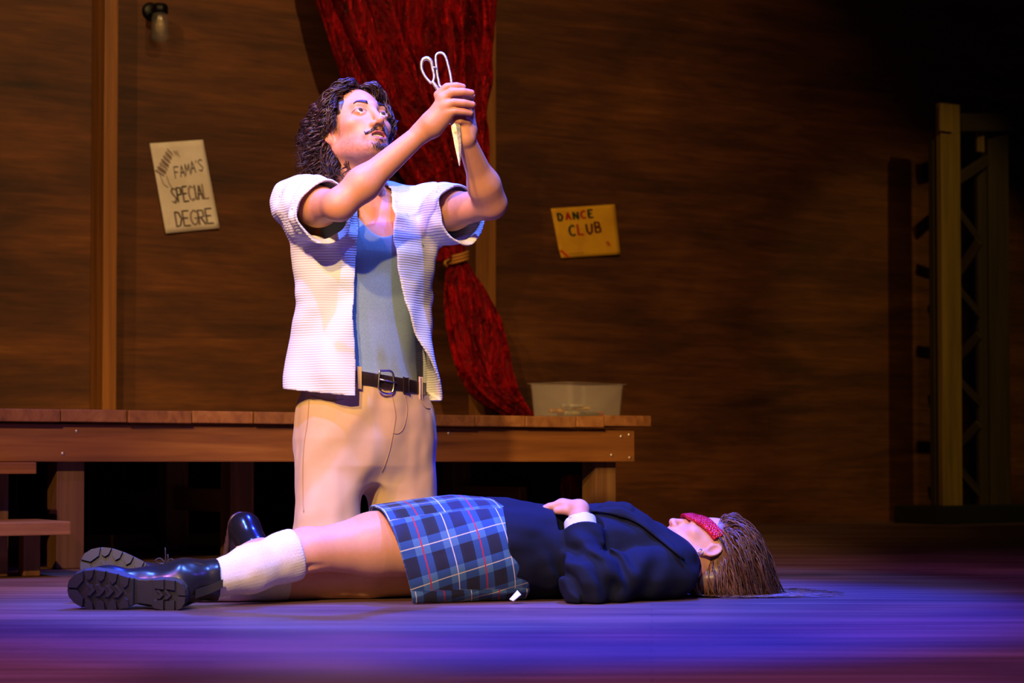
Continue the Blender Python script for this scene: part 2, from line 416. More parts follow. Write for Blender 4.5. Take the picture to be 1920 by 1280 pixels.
# ------------------------------------------------------------------ wall lamp
BLACKM = plain('black_metal', (0.006, 0.006, 0.007), 0.4, 0.6)
def thin_glass(name, col, mixf):
    m = NT(name); m.set(Base_Color=col, Roughness=.06, Specular_Tint=(1, 1, 1)); m.b.inputs['Specular IOR Level'].default_value = .8
    tr = m.n('ShaderNodeBsdfTransparent'); mx = m.n('ShaderNodeMixShader'); mx.inputs[0].default_value = mixf
    m.l(tr.outputs[0], mx.inputs[1]); m.l(m.b.outputs[0], mx.inputs[2]); m.l(mx.outputs[0], m.out.inputs[0]); return m.m
def glass(name, col=(1, 1, 1), rough=0.02):
    m = NT(name); m.set(Base_Color=col, Roughness=rough, Transmission_Weight=1.0, IOR=1.45); return m.m
lp = PX(282, 22, WALL_D)
lamp = empty('wall_lamp', lp, 'black wall lamp with clear glass jar and unlit filament bulb', 'lamp')
def place(o, c, x, z, par): o.matrix_world = frame_mat(c, x, z); return adopt(o, par)
v, f = lathe_data([(0.0001, 0.022), (0.03, 0.022), (0.038, 0.018), (0.042, 0.008), (0.042, 0.0)], 28)
place(mesh_obj('back_plate', v, f, BLACKM, None, True), lp - E2 * 0.0, E1, -E2, lamp)
jc = PX(300, 24, WALL_D - 0.11)
tb = Tubes(); tb.add(spline([lp - E2 * .01, lp - E2 * .06 + np.array([0, 0, .012]), jc + np.array([0, 0, .034])], 12), 0.0075, 10); adopt(tb.build('arm', BLACKM), lamp)
v, f = lathe_data([(0.0001, 0.042), (0.028, 0.04), (0.036, 0.03), (0.037, 0.0), (0.034, -0.004), (0.0001, -0.004)], 28)
place(mesh_obj('cap', v, f, BLACKM, None, True), jc, E1, (0, 0, 1), lamp)
v, f = lathe_data([(0.030, 0.0), (0.036, -0.012), (0.0395, -0.03), (0.0395, -0.115), (0.034, -0.13), (0.0001, -0.132), (0.0001, -0.129), (0.032, -0.127), (0.037, -0.113), (0.037, -0.03), (0.034, -0.012), (0.028, 0.0)], 28)
place(mesh_obj('glass_jar', v, f, thin_glass('jar_glass', (.35, .33, .3), .10), None, True), jc, E1, (0, 0, 1), lamp)
v, f = lathe_data([(0.012, -0.005), (0.012, -0.02), (0.02, -0.045), (0.0235, -0.062), (0.02, -0.083), (0.008, -0.094), (0.0001, -0.095)], 20)
bulb = place(mesh_obj('bulb', v, f, thin_glass('bulb_glass', (.8, .6, .3), .30), None, True), jc, E1, (0, 0, 1), lamp)
tb = Tubes(); tb.add([jc + np.array([0.006 * math.cos(t * 9), 0.006 * math.sin(t * 9), -0.02 - 0.055 * t / 6]) for t in np.linspace(0, 6, 90)], 0.0012, 5)
fl = adopt(tb.build('filament', plain('brass_filament', (.9, .7, .4), .25, 1.0)), bulb)

# ------------------------------------------------------------------ posters
GLY = {'A': [[(0, 0), (.5, 1), (1, 0)], [(.22, .38), (.78, .38)]], 'B': [[(0, 0), (0, 1), (.7, .95), (.75, .6), (0, .52)], [(0, .52), (.85, .45), (.85, .08), (0, 0)]],
       'C': [[(1, .85), (.6, 1), (.15, .8), (0, .45), (.2, .1), (.6, 0), (1, .15)]], 'D': [[(0, 0), (0, 1), (.6, .92), (.95, .5), (.6, .06), (0, 0)]],
       'E': [[(1, 1), (0, 1), (0, 0), (1, 0)], [(0, .52), (.75, .52)]], 'F': [[(1, 1), (0, 1), (0, 0)], [(0, .55), (.75, .55)]],
       'G': [[(1, .85), (.6, 1), (.15, .8), (0, .45), (.2, .1), (.6, 0), (1, .15), (1, .45), (.6, .45)]], 'I': [[(.5, 0), (.5, 1)]], 'L': [[(0, 1), (0, 0), (.95, 0)]],
       'M': [[(0, 0), (.1, 1), (.5, .35), (.9, 1), (1, 0)]], 'N': [[(0, 0), (0, 1), (1, 0), (1, 1)]], 'P': [[(0, 0), (0, 1), (.8, .95), (.85, .55), (0, .48)]],
       'R': [[(0, 0), (0, 1), (.8, .95), (.85, .55), (0, .48)], [(.35, .5), (1, 0)]], 'S': [[(1, .9), (.5, 1), (.05, .8), (.4, .55), (.95, .3), (.55, 0), (0, .12)]],
       'U': [[(0, 1), (.05, .3), (.45, 0), (.9, .25), (1, 1)]], "'": [[(.5, 1), (.42, .75)]]}
def ribbon(T, pts, w, surf):
    pts = np.asarray(pts, float); n = len(pts); t = np.gradient(pts, axis=0); t /= np.linalg.norm(t, axis=1)[:, None] + 1e-9
    nn = np.stack([-t[:, 1], t[:, 0]], 1) * w / 2
    v = [surf(*(p + q)) for p, q in zip(pts, nn)] + [surf(*(p - q)) for p, q in zip(pts, nn)]
    T.raw(v, [(i, i + 1, n + i + 1, n + i) for i in range(n - 1)])
def dense(pts, step=0.006):
    out = [np.array(pts[0], float)]
    for a, b in zip(pts[:-1], pts[1:]):
        a = np.array(a, float); b = np.array(b, float); m = max(1, int(np.linalg.norm(b - a) / step))
        out += [a + (b - a) * k / m for k in range(1, m + 1)]
    return np.array(out)
def poster(name, corners_px, curl, mat, label, d=WALL_D - 0.004):
    tl, tr, br, bl = [np.array(PX(x, y, d)) for x, y in corners_px]
    def surf(u, v, off=0.0):      # u right, v up, both 0..1
        p = (bl * (1 - u) + br * u) * (1 - v) + (tl * (1 - u) + tr * u) * v
        return p - E2 * (curl(u, v) + off)
    root = empty(name, surf(.5, 0), label, 'poster')
    n = 14; T = Tubes()
    vs = [surf(i / n, j / n) for j in range(n + 1) for i in range(n + 1)]
    fs = [(j * (n + 1) + i, j * (n + 1) + i + 1, (j + 1) * (n + 1) + i + 1, (j + 1) * (n + 1) + i) for j in range(n) for i in range(n)]
    o = mesh_obj('sheet', vs, fs, mat, None, True)
    md = o.modifiers.new('thickness', 'SOLIDIFY'); md.thickness = 0.0006; md.offset = 0
    adopt(o, root); return root, surf
def letters(root, surf, text, x0, y0, w, h, gap, sw, mats, jit=0.0, tilt=0.0):
    x = x0
    for i, ch in enumerate(text):
        T = Tubes(); cw = w * (0.35 if ch in "I'" else 1)
        j1 = random.uniform(-jit, jit)
        for st in GLY[ch]:
            pts = [(x + cw * p[0], y0 + h * p[1] + j1 + tilt * (x - x0)) for p in st]
            ribbon(T, dense(pts, 0.02), sw, lambda a, b: surf(a, b, 0.0014))
        m = mats[i % len(mats)]
        adopt(T.build('letter', m, None, False), root)
        x += cw + gap
def paper(name, c1, c2):
    m = NT(name); g = m.noise(m.coords('Object'), 9, 3); m.color(m.ramp(g, [(.35, c1), (.65, c2)])); m.set(Roughness=.8); m.bump(m.noise(m.coords('Object'), 40, 3), .08, .003); return m.m
INK = plain('pencil_ink', hexlin('#5a4a48'), .7); INKD = plain('black_marker_ink', hexlin('#2b2724'), .6)
PINK = plain('pale_pencil_ink', hexlin('#8d7770'), .8)
wp, ws = poster('white_poster', [(280, 269), (380, 262), (410, 428), (309, 438)], lambda u, v: 0.004 + 0.02 * (1 - v) * abs(u - .5) * 2 * .4, paper('white_poster_paper', hexlin('#e6dccf'), hexlin('#f4ece2')),
                'white paper poster with pencil drawing and outlined lettering on the wall')
letters(wp, ws, "FAMA'S", .36, .60, .085, .13, .018, .016, [INK, INKD, INK, INKD, INK, INK], .01, .12)
for dx, mm in ((0, INK), (.018, PINK)):
    letters(wp, ws, 'SPECIAL', .22 + dx, .325, .088, .165, .02, .014, [INK, INKD, INK, PINK, INK, INK, PINK], .006, .03)
    letters(wp, ws, 'DEGRE', .22 + dx, .06, .115, .165, .026, .014, [INK, INK, PINK, INK, INK], .006, .0)
T = Tubes()   # hatched pencil drawing in the upper left
for q in range(34):
    s = q / 33; x = .10 + .26 * s + .02 * math.sin(q * 5.1); y = .66 + .24 * s
    wv = .085 * (1 - .5 * s)
    ribbon(T, dense([(x - wv, y + .03), (x + wv * .7, y - .035 + .01 * math.sin(q * 3))], .02), .011, lambda a, b: ws(a, b, .0012))
for q in range(5): ribbon(T, dense([(.40 + .02 * q, .90), (.43 + .02 * q, .86 - .01 * q)], .02), .008, lambda a, b: ws(a, b, .0012))
adopt(T.build('pencil_sketch', PINK, None, False), wp)
T = Tubes()
ribbon(T, dense([(.08, .66), (.12, .54), (.19, .50)], .02), .012, lambda a, b: ws(a, b, .0012))
ribbon(T, dense([(.20, .63), (.22, .55), (.27, .48)], .02), .012, lambda a, b: ws(a, b, .0012))
adopt(T.build('pencil_sketch', INK, None, False), wp)
yp, ysf = poster('yellow_poster', [(1032, 391), (1152, 383), (1160, 477), (1050, 484)], lambda u, v: 0.004 + 0.035 * max(0, .22 - u - v) + .012 * (1 - v) * u, paper('yellow_poster_paper', hexlin('#dfa010'), hexlin('#f0b41e')),
                 'yellow paper poster with coloured hand lettering on the right wall')
GREENI = plain('green_black_ink', hexlin('#243018'), .6); REDI = plain('red_marker_ink', hexlin('#b81c08'), .6); BRI = plain('brown_marker_ink', hexlin('#5c2206'), .6); ORI = plain('orange_marker_ink', hexlin('#c85a10'), .7)
letters(yp, ysf, 'DANCE', .085, .74, .07, .15, .05, .036, [GREENI, REDI, GREENI, REDI, GREENI], .012, .04)
letters(yp, ysf, 'CLUB', .22, .43, .09, .21, .05, .036, [INKD, REDI, BRI, BRI], .012, .06)
T = Tubes(); ribbon(T, dense([(.02, .16), (.06, .10), (.13, .01)], .02), .05, lambda a, b: ysf(a, b, .0014)); adopt(T.build('orange_scribble', plain('orange_red_ink', hexlin('#d84808'), .7), None, False), yp)
T = Tubes(); ribbon(T, dense([(.80, .27), (.83, .18)], .02), .05, lambda a, b: ysf(a, b, .0014)); adopt(T.build('orange_scribble', ORI, None, False), yp)
T = Tubes()
for q in range(9): ribbon(T, dense([(.15 + .028 * q, .06), (.165 + .028 * q, .09)], .02), .008, lambda a, b: ysf(a, b, .0014))
adopt(T.build('small_writing', BRI, None, False), yp)

# ------------------------------------------------------------------ storage bin and pens
def bin_plastic():
    m = NT('clear_bin_plastic'); m.set(Base_Color=(.55, .47, .40), Roughness=.3, IOR=1.2, Alpha=1.0)
    tr = m.n('ShaderNodeBsdfTransparent'); mx = m.n('ShaderNodeMixShader'); mx.inputs[0].default_value = .16
    m.l(tr.outputs[0], mx.inputs[1]); m.l(m.b.outputs[0], mx.inputs[2]); m.l(mx.outputs[0], m.out.inputs[0]); return m.m
BD = 0.42
bl_, br_ = PX(998, 783, BD), PX(1166, 783, BD)
bc = (PX(1082, 783, BD + .02)); bc[2] = DECK + 0.003
wbin = 0.325; dbin = 0.225; hbin = 0.135
bx = Vector(E1).copy(); bx.rotate(Matrix.Rotation(math.radians(14), 3, 'Z'))
by = Vector((-bx.y, bx.x, 0))
sb = empty('storage_bin', bc, 'clear plastic storage bin holding pens on the platform end', 'storage bin')
def rrect(hx, hy, r, n=5):
    o = []
    for cx, cy, a0 in ((hx - r, hy - r, 0), (-hx + r, hy - r, 90), (-hx + r, -hy + r, 180), (hx - r, -hy + r, 270)):
        for k in range(n + 1):
            a = math.radians(a0 + 90 * k / n); o.append((cx + r * math.cos(a), cy + r * math.sin(a)))
    return o
prof = [(0.90, .004), (0.93, .012), (0.985, hbin - .02), (1.0, hbin - .012), (1.0, hbin), (1.07, hbin + .001), (1.07, hbin - .008)]
ring = []; vs = []
inner = [(0.985, hbin), (.965, hbin - .02), (.915, .013), (.88, .007)]
for s, z in [(0.0, .0)] + [(0.90, .0)] + prof[1:5] + [(1.07, hbin + .001), (1.07, hbin + .004)] + [(1.0, hbin + .004)] + inner + [(0.0, .007)]:
    rr = rrect(wbin / 2 * max(s, .001), dbin / 2 * max(s, .001), .022 * max(s, .001)); ring.append(len(rr))
    vs += [tuple(Vector(bc) + bx * x + by * y + Vector((0, 0, z))) for x, y in rr]
n = ring[0]; fs = [(i * n + k, i * n + (k + 1) % n, (i + 1) * n + (k + 1) % n, (i + 1) * n + k) for i in range(len(ring) - 1) for k in range(n)]
adopt(mesh_obj('bin_body', vs, fs, bin_plastic(), None, True), sb)
pens = [('marker', -.07, .02, .030, 8, '#d89018', 'yellow marker'), ('marker', .00, .045, .022, -12, '#d86818', 'orange marker'), ('marker', .062, -.03, .021, 6, '#d8241a', 'red marker'),
        ('marker', -.055, -.045, .020, 3, '#b8a468', 'beige marker'), ('marker', .05, .03, .043, -4, '#e0b050', 'straw coloured marker'), ('marker', -.02, .0, .050, 14, '#b8a898', 'grey marker'), ('marker', .015, -.05, .02, 20, '#6a6650', 'olive marker')]
for nm, x, y, z, ang, c, lb in pens:
    dirv = bx.copy(); dirv.rotate(Matrix.Rotation(math.radians(ang), 3, 'Z'))
    v, f = lathe_data([(0.0001, -.062), (.0075, -.062), (.008, -.058), (.008, .03), (.0068, .032), (.0068, .05), (.004, .056), (.0025, .064), (.0001, .065)], 12)
    pen = empty('marker_pen', Vector(bc) + bx * x + by * y + Vector((0, 0, z - .008)), lb + ' lying inside the clear storage bin', 'pen', 'pens in the storage bin')
    col = plain(lb.replace(' ', '_') + '_plastic', hexlin(c), .35)
    o = mesh_obj('barrel', v, f, col, None, True); o.matrix_world = frame_mat(Vector(bc) + bx * x + by * y + Vector((0, 0, z)), by, dirv); adopt(o, pen)
    v, f = lathe_data([(0.0001, -.064), (.0086, -.064), (.009, -.06), (.009, -.03), (.0082, -.028)], 12)
    o = mesh_obj('cap', v, f, plain(lb.replace(' ', '_') + '_cap', tuple(x * .5 for x in hexlin(c)), .35), None, True); o.matrix_world = frame_mat(Vector(bc) + bx * x + by * y + Vector((0, 0, z)), by, dirv); adopt(o, pen)

# ------------------------------------------------------------------ timber tower at the right
TOWM = wood('tower_pine', hexlin('#5a4316'), hexlin('#8a6a26'), hexlin('#a8852e'), (1.2, 22, 22), .6, .3)
TOWD = wood('tower_pine_dimmed', hexlin('#241a0a'), hexlin('#3c2c12'), hexlin('#4c3a18'), (1.2, 22, 22), .7, .3)  # same pine darkened: dimness of the slats and rear pieces put into the colour
TD = WALL_D - 0.55
c0 = PX(1787, 948, TD)
tow = empty('timber_tower', (c0[0], c0[1], 0), 'tall timber lattice tower in the dark at the right', 'tower')
def tpost(px0, px1, y0, y1, d, depth, mat, nm='upright'):
    t0, zb = PT(px0, y1, d); t1, _ = PT(px1, y1, d); zt = PT((px0 + px1) / 2, y0, d)[1]
    return adopt(lumber(nm, PL((t0 + t1) / 2, d + depth / 2, zb), PL((t0 + t1) / 2, d + depth / 2, zt), t1 - t0, depth, mat, up=tuple(E2)), tow)
tpost(1769, 1805, 195, 948, TD, 0.04, TOWM)
tpost(1763, 1787, 195, 245, TD - .02, 0.018, TOWM, 'joint_plate')
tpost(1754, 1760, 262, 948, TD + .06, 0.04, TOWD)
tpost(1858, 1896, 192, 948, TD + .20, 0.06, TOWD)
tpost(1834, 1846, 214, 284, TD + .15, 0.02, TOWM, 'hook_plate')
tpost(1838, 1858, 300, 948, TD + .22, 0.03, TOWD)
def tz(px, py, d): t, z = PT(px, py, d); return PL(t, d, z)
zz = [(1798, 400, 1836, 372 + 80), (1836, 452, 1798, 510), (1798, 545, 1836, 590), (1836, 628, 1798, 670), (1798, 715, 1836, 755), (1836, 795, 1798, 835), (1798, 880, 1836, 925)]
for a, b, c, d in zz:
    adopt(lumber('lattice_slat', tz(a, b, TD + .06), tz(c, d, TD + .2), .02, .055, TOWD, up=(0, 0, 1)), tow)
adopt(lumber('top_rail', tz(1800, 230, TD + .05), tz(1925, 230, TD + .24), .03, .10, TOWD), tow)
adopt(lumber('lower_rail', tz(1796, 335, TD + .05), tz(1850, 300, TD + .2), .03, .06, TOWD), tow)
bt0, _ = PT(1745, 948, TD); bt1, _ = PT(1990, 948, TD)
zb = PT(1787, 948, TD)[1]
adopt(lumber('base_board', PL(bt0, TD + .12, zb / 2), PL(bt1, TD + .12, zb / 2), .34, zb - .002, plain('black_base_paint', (.008, .007, .006), .6)), tow)

# ------------------------------------------------------------------ red cloth below the platform
rc = PX(1080, 985, 0.33); rc[2] = 0
def bundle():
    vs = []; fs = []; n = 40; m = 26
    for i in range(m):
        s = i / (m - 1); z = 0.002 + 0.29 * s
        for k in range(n):
            th = 2 * math.pi * k / n
            r = (0.05 * (1 - .35 * s)) * (1 + .22 * math.sin(7 * th + 3 * s) + .12 * math.sin(13 * th - 5 * s) + .1 * math.sin(9 * s + 2 * th)) * (1 if s < .97 else .5)
            vs.append((r * math.cos(th) * 1.3, r * math.sin(th), z))
    fs = [(i * n + k, i * n + (k + 1) % n, (i + 1) * n + (k + 1) % n, (i + 1) * n + k) for i in range(m - 1) for k in range(n)]
    fs.append(tuple((m - 1) * n + k for k in range(n))); fs.append(tuple(range(n - 1, -1, -1)))
    return vs, fs
v, f = bundle()
o = mesh_obj('red_cloth', v, f, CURT, None, True); o.location = Vector(rc)
tag(o, 'gathered red cloth standing in the dark under the platform', 'cloth')
# ------------------------------------------------------------------ implicit surfaces (bodies and clothes)
f32 = np.float32
_TAB = np.random.default_rng(5).random(32 * 32 * 32).astype(np.float32)
def vnoise(P, scale, seed=0):
    q = (P / np.asarray(scale, float)).astype(np.float32); i = np.floor(q); f = q - i; f = f * f * (3 - 2 * f); i = i.astype(np.int32) + np.array([seed * 7, seed * 13, seed * 5], np.int32)
    x0 = (i[:, 0] & 31) << 10; x1 = ((i[:, 0] + 1) & 31) << 10; y0 = (i[:, 1] & 31) << 5; y1 = ((i[:, 1] + 1) & 31) << 5; z0 = i[:, 2] & 31; z1 = (i[:, 2] + 1) & 31
    fx, fy, fz = f[:, 0], f[:, 1], f[:, 2]; g = _TAB
    a = g[x0 + y0 + z0]; a = a + (g[x0 + y0 + z1] - a) * fz; b = g[x0 + y1 + z0]; b = b + (g[x0 + y1 + z1] - b) * fz; a = a + (b - a) * fy
    c = g[x1 + y0 + z0]; c = c + (g[x1 + y0 + z1] - c) * fz; d = g[x1 + y1 + z0]; d = d + (g[x1 + y1 + z1] - d) * fz; c = c + (d - c) * fy
    return a + (c - a) * fx - .5
def _dist(a, b): return math.sqrt((a[0] - b[0]) ** 2 + (a[1] - b[1]) ** 2 + (a[2] - b[2]) ** 2)
def nrm(q): return np.sqrt(np.einsum('ij,ij->i', q, q))
V = lambda *a: np.array(a, float)
def smin(a, b, k):
    if k <= 0: return np.minimum(a, b)
    h = np.maximum(k - np.abs(a - b), 0) / k
    return np.minimum(a, b) - h * h * k * 0.25
def smax(a, b, k): return -smin(-a, -b, k)
class RC:                      # tapered capsule, optionally flattened along n
    def __init__(s, a, b, ra, rb=None, n=None, fl=1.0):
        s.a = np.asarray(a, float); s.b = np.asarray(b, float); s.ra = ra; s.rb = ra if rb is None else rb
        s.c = (s.a + s.b) / 2; m = max(s.ra, s.rb); s.fl = fl
        s.r = np.linalg.norm(s.b - s.a) / 2 + m * max(1, fl); s.n = None
        if n is not None:
            n = np.asarray(n, float); ax = s.b - s.a; L = np.linalg.norm(ax)
            if L > 1e-9: ax = ax / L; n = n - ax * n.dot(ax)
            s.n = n / np.linalg.norm(n)
    def ev(s, P, bc, br):
        q = P - s.a; ba = s.b - s.a; bb = ba.dot(ba)
        if s.n is not None: q = q + np.outer(q @ s.n, s.n) * (1 / s.fl - 1)
        h = np.clip(q @ ba / bb, 0, 1) if bb > 1e-12 else np.zeros(len(P))
        d = nrm(q - h[:, None] * ba) - (s.ra + (s.rb - s.ra) * h)
        return d * (min(1, s.fl))
class EL:                      # ellipsoid
    def __init__(s, c, rad, R=None):
        s.c = np.asarray(c, float); s.rad = np.asarray(rad, float); s.r = max(rad); s.R = None if R is None else np.asarray(R, float)
    def ev(s, P, bc, br):
        q = P - s.c
        if s.R is not None: q = q @ s.R.T
        k0 = nrm(q / s.rad); k1 = nrm(q / (s.rad ** 2)) + 1e-9
        return k0 * (k0 - 1) / k1
class BX:                      # rounded box, R rows are axes
    def __init__(s, c, half, R=None, rnd=0.0):
        s.c = np.asarray(c, float); s.h = np.asarray(half, float) - rnd; s.rnd = rnd; s.R = np.eye(3) if R is None else np.asarray(R, float)
        s.r = np.linalg.norm(half)
    def ev(s, P, bc, br):
        q = np.abs((P - s.c) @ s.R.T) - s.h
        return nrm(np.maximum(q, 0)) + np.minimum(q.max(1), 0) - s.rnd
class LOFT:                    # elliptical sections stacked along an axis; knots: (z, a, b, cx, cy)
    def __init__(s, o, ax, knots, pw=2.0):
        s.o = np.asarray(o, float); s.R = np.asarray(ax, float); k = np.asarray([tuple(q) + (0,) * (5 - len(q)) for q in knots], float); s.k = k; s.pw = pw
        m = k[:, 1:3].max() + np.abs(k[:, 3:5]).max(); zm = (k[0, 0] + k[-1, 0]) / 2
        s.c = s.o + s.R[2] * zm; s.r = math.hypot(m, (k[-1, 0] - k[0, 0]) / 2) * 1.05
    def ev(s, P, bc, br):
        q = (P - s.o) @ s.R.T; z = q[:, 2]; k = s.k
        zs = k[:, 0]
        a = np.interp(z, zs, k[:, 1]); b = np.interp(z, zs, k[:, 2]); x = q[:, 0] - np.interp(z, zs, k[:, 3]); y = q[:, 1] - np.interp(z, zs, k[:, 4])
        if s.pw == 2.0: k0 = np.sqrt((x / a) ** 2 + (y / b) ** 2)
        else: k0 = (np.abs(x / a) ** s.pw + np.abs(y / b) ** s.pw) ** (1 / s.pw)
        k1 = np.sqrt((x / a ** 2) ** 2 + (y / b ** 2) ** 2) + 1e-6
        d = k0 * (k0 - 1) / k1
        d = np.maximum(d, -np.minimum(a, b))
        dz = np.maximum(zs[0] - z, z - zs[-1])
        return np.where(dz > 0, np.sqrt(np.maximum(d, 0) ** 2 + dz ** 2), np.maximum(d, dz))
class HS:                      # half space: inside where dot(p - o, n) < 0
    def __init__(s, o, n):
        s.o = np.asarray(o, float); n = np.asarray(n, float); s.n = n / np.linalg.norm(n); s.c = s.o; s.r = 1e3
    def ev(s, P, bc, br): return (P - s.o) @ s.n
class FN:
    def __init__(s, fn, c=(0, 0, 0), r=1e3): s.fn = fn; s.c = np.asarray(c, float); s.r = r
    def ev(s, P, bc, br): return s.fn(P)
class U:
    def __init__(s, k, *ch):
        s.k = k; s.ch = ch; cs = np.array([q.c for q in ch]); s.c = (cs.min(0) + cs.max(0)) / 2
        s.r = max(np.linalg.norm(q.c - s.c) + q.r for q in ch)
    def ev(s, P, bc, br):
        d = None
        for q in s.ch:
            if _dist(bc, q.c) - q.r > br + s.k + 0.004: continue
            e = q.ev(P, bc, br); d = e if d is None else smin(d, e, s.k)
        if d is None:
            d = np.full(len(P), 9.0)
            for q in s.ch: d = np.minimum(d, np.maximum(np.linalg.norm(P - q.c, axis=1) - q.r, 0.001))
        return d
class S:
    def __init__(s, k, a, *bs): s.k = k; s.a = a; s.bs = bs; s.c = a.c; s.r = a.r
    def ev(s, P, bc, br):
        d = s.a.ev(P, bc, br)
        for b in s.bs:
            if _dist(bc, b.c) - b.r > br + s.k + 0.004: continue
            d = smax(d, -b.ev(P, bc, br), s.k)
        return d
class I:
    def __init__(s, k, a, *bs): s.k = k; s.a = a; s.bs = bs; s.c = a.c; s.r = a.r
    def ev(s, P, bc, br):
        d = s.a.ev(P, bc, br)
        for b in s.bs: d = smax(d, b.ev(P, bc, br), s.k)
        return d
class OFF:
    def __init__(s, a, d): s.a = a; s.d = d; s.c = a.c; s.r = a.r + max(d, 0)
    def ev(s, P, bc, br): return s.a.ev(P, bc, br + abs(s.d)) - s.d
class SHELL:
    def __init__(s, a, t): s.a = a; s.t = t; s.c = a.c; s.r = a.r + t
    def ev(s, P, bc, br): return np.abs(s.a.ev(P, bc, br + s.t)) - s.t / 2
class DISP:
    def __init__(s, a, fn, amp): s.a = a; s.fn = fn; s.amp = amp; s.c = a.c; s.r = a.r + amp
    def ev(s, P, bc, br): return s.a.ev(P, bc, br + s.amp) + s.fn(P)
class XF:                      # place a node given in a local frame: rows of R are the local axes in world
    def __init__(s, a, o, R, sc=1.0):
        s.a = a; s.o = np.asarray(o, float); s.R = np.asarray(R, float); s.sc = sc
        s.c = s.o + sc * (a.c @ s.R); s.r = a.r * sc
    def ev(s, P, bc, br): return s.sc * s.a.ev((P - s.o) @ s.R.T / s.sc, (bc - s.o) @ s.R.T / s.sc, br / s.sc)
def chain(pts, rad, n=None, fl=1.0, k=0.0):
    return U(k, *[RC(pts[i], pts[i + 1], rad[i], rad[i + 1], n, fl) for i in range(len(pts) - 1)])
def polygonize(node, h, lo, hi, B=32, slack=1.0):
    lo = np.asarray(lo, float); hi = np.asarray(hi, float)
    nb = np.ceil((hi - lo) / (h * B)).astype(int) + 1
    gi = np.stack(np.meshgrid(*[np.arange(q) for q in nb], indexing='ij'), -1).reshape(-1, 3)
    cen = lo + (gi + 0.5) * (h * B); hd = h * B * 0.87
    keep = []
    big = np.linalg.norm(hi - lo)
    for s in range(0, len(cen), 60000):
        d = node.ev(cen[s:s + 60000], (lo + hi) / 2, big); keep.append(np.abs(d) < hd * 1.15 * slack + 0.006)
    gi = gi[np.concatenate(keep)]
    M = B + 1; ar = np.arange(M)
    loc = np.stack(np.meshgrid(ar, ar, ar, indexing='ij'), -1).reshape(-1, 3)
    NX = (nb * B + 4).astype(np.int64); enc = lambda c: ((c[:, 0] + 1) * NX[1] + (c[:, 1] + 1)) * NX[2] + (c[:, 2] + 1)
    CK = []; CV = []; EK = []
    co = [(a, b, c) for a in (0, 1) for b in (0, 1) for c in (0, 1)]
    ed = [(i, j) for i in range(8) for j in range(i + 1, 8) if sum(abs(co[i][q] - co[j][q]) for q in range(3)) == 1]
    coA = np.array(co, float)
    a4 = np.arange(B // 4) * 4 + 2.0; subc = np.stack(np.meshgrid(a4, a4, a4, indexing='ij'), -1).reshape(-1, 3); subr = (4 * h * .87 * 1.25 + .0035) * slack
    def one(g):
        base = g * B; P = lo + (base + loc) * h
        bc = lo + (base + B / 2) * h
        sd = node.ev(lo + (base + subc) * h, bc, hd); near = np.abs(sd) < subr
        if not near.any(): return
        pm = np.zeros((M, M, M), bool); nm = near.reshape(B // 4, B // 4, B // 4)
        up4 = np.repeat(np.repeat(np.repeat(nm, 4, 0), 4, 1), 4, 2)
        for a, b, c in co: pm[a:a + B, b:b + B, c:c + B] |= up4
        D = np.empty((M, M, M)); D[:B, :B, :B] = np.repeat(np.repeat(np.repeat(sd.reshape(nm.shape), 4, 0), 4, 1), 4, 2); D[B] = D[B - 1]; D[:, B] = D[:, B - 1]; D[:, :, B] = D[:, :, B - 1]
        pf = pm.ravel(); D.reshape(-1)[pf] = node.ev(P[pf], bc, hd)
        act = up4
        s = D < 0
        if s.all() or not s.any(): return
        cs = [s[a:a + B, b:b + B, c:c + B] for a, b, c in co]
        al = cs[0].copy(); an = cs[0].copy()
        for q in cs[1:]: al &= q; an |= q
        idx = np.argwhere(an & ~al & act)
        if len(idx):
            dv = np.stack([D[idx[:, 0] + a, idx[:, 1] + b, idx[:, 2] + c] for a, b, c in co], 1)
            acc = np.zeros((len(idx), 3)); cnt = np.zeros(len(idx))
            for i, j in ed:
                m = (dv[:, i] < 0) != (dv[:, j] < 0)
                t = dv[:, i] / (dv[:, i] - dv[:, j] + 1e-20); t = np.where(m, t, 0)
                acc += np.where(m[:, None], coA[i] + (coA[j] - coA[i]) * t[:, None], 0); cnt += m
            CV.append(lo + (base + idx + acc / cnt[:, None]) * h); CK.append(enc(idx + base))
        for a in range(3):
            sl = [slice(0, B)] * 3; sl2 = list(sl); sl2[a] = slice(1, B + 1)
            s0 = s[tuple(sl)]; s1 = s[tuple(sl2)]
            e = np.argwhere((s0 != s1) & pm[tuple(sl)] & pm[tuple(sl2)])
            if len(e): EK.append(np.column_stack([e + base, np.full(len(e), a), s0[e[:, 0], e[:, 1], e[:, 2]]]))
    for g in gi: one(g)
    CK = np.concatenate(CK); CV = np.concatenate(CV); o = np.argsort(CK); CK = CK[o]; CV = CV[o]
    EK = np.concatenate(EK); F = []
    for a in range(3):
        e = EK[EK[:, 3] == a]; b, c = [(1, 2), (2, 0), (0, 1)][a]
        ob = np.zeros(3, int); ob[b] = 1; oc = np.zeros(3, int); oc[c] = 1
        p = e[:, :3]
        q = []
        ok = np.ones(len(e), bool)
        for off in (-ob - oc, -oc, 0 * ob, -ob):
            kk = enc(p + off); i = np.searchsorted(CK, kk); i = np.minimum(i, len(CK) - 1); ok &= CK[i] == kk; q.append(i)
        q = np.stack(q, 1)[ok]; sg = e[ok, 4].astype(bool)
        q[~sg] = q[~sg][:, ::-1]; F.append(q)
    return CV, np.concatenate(F)
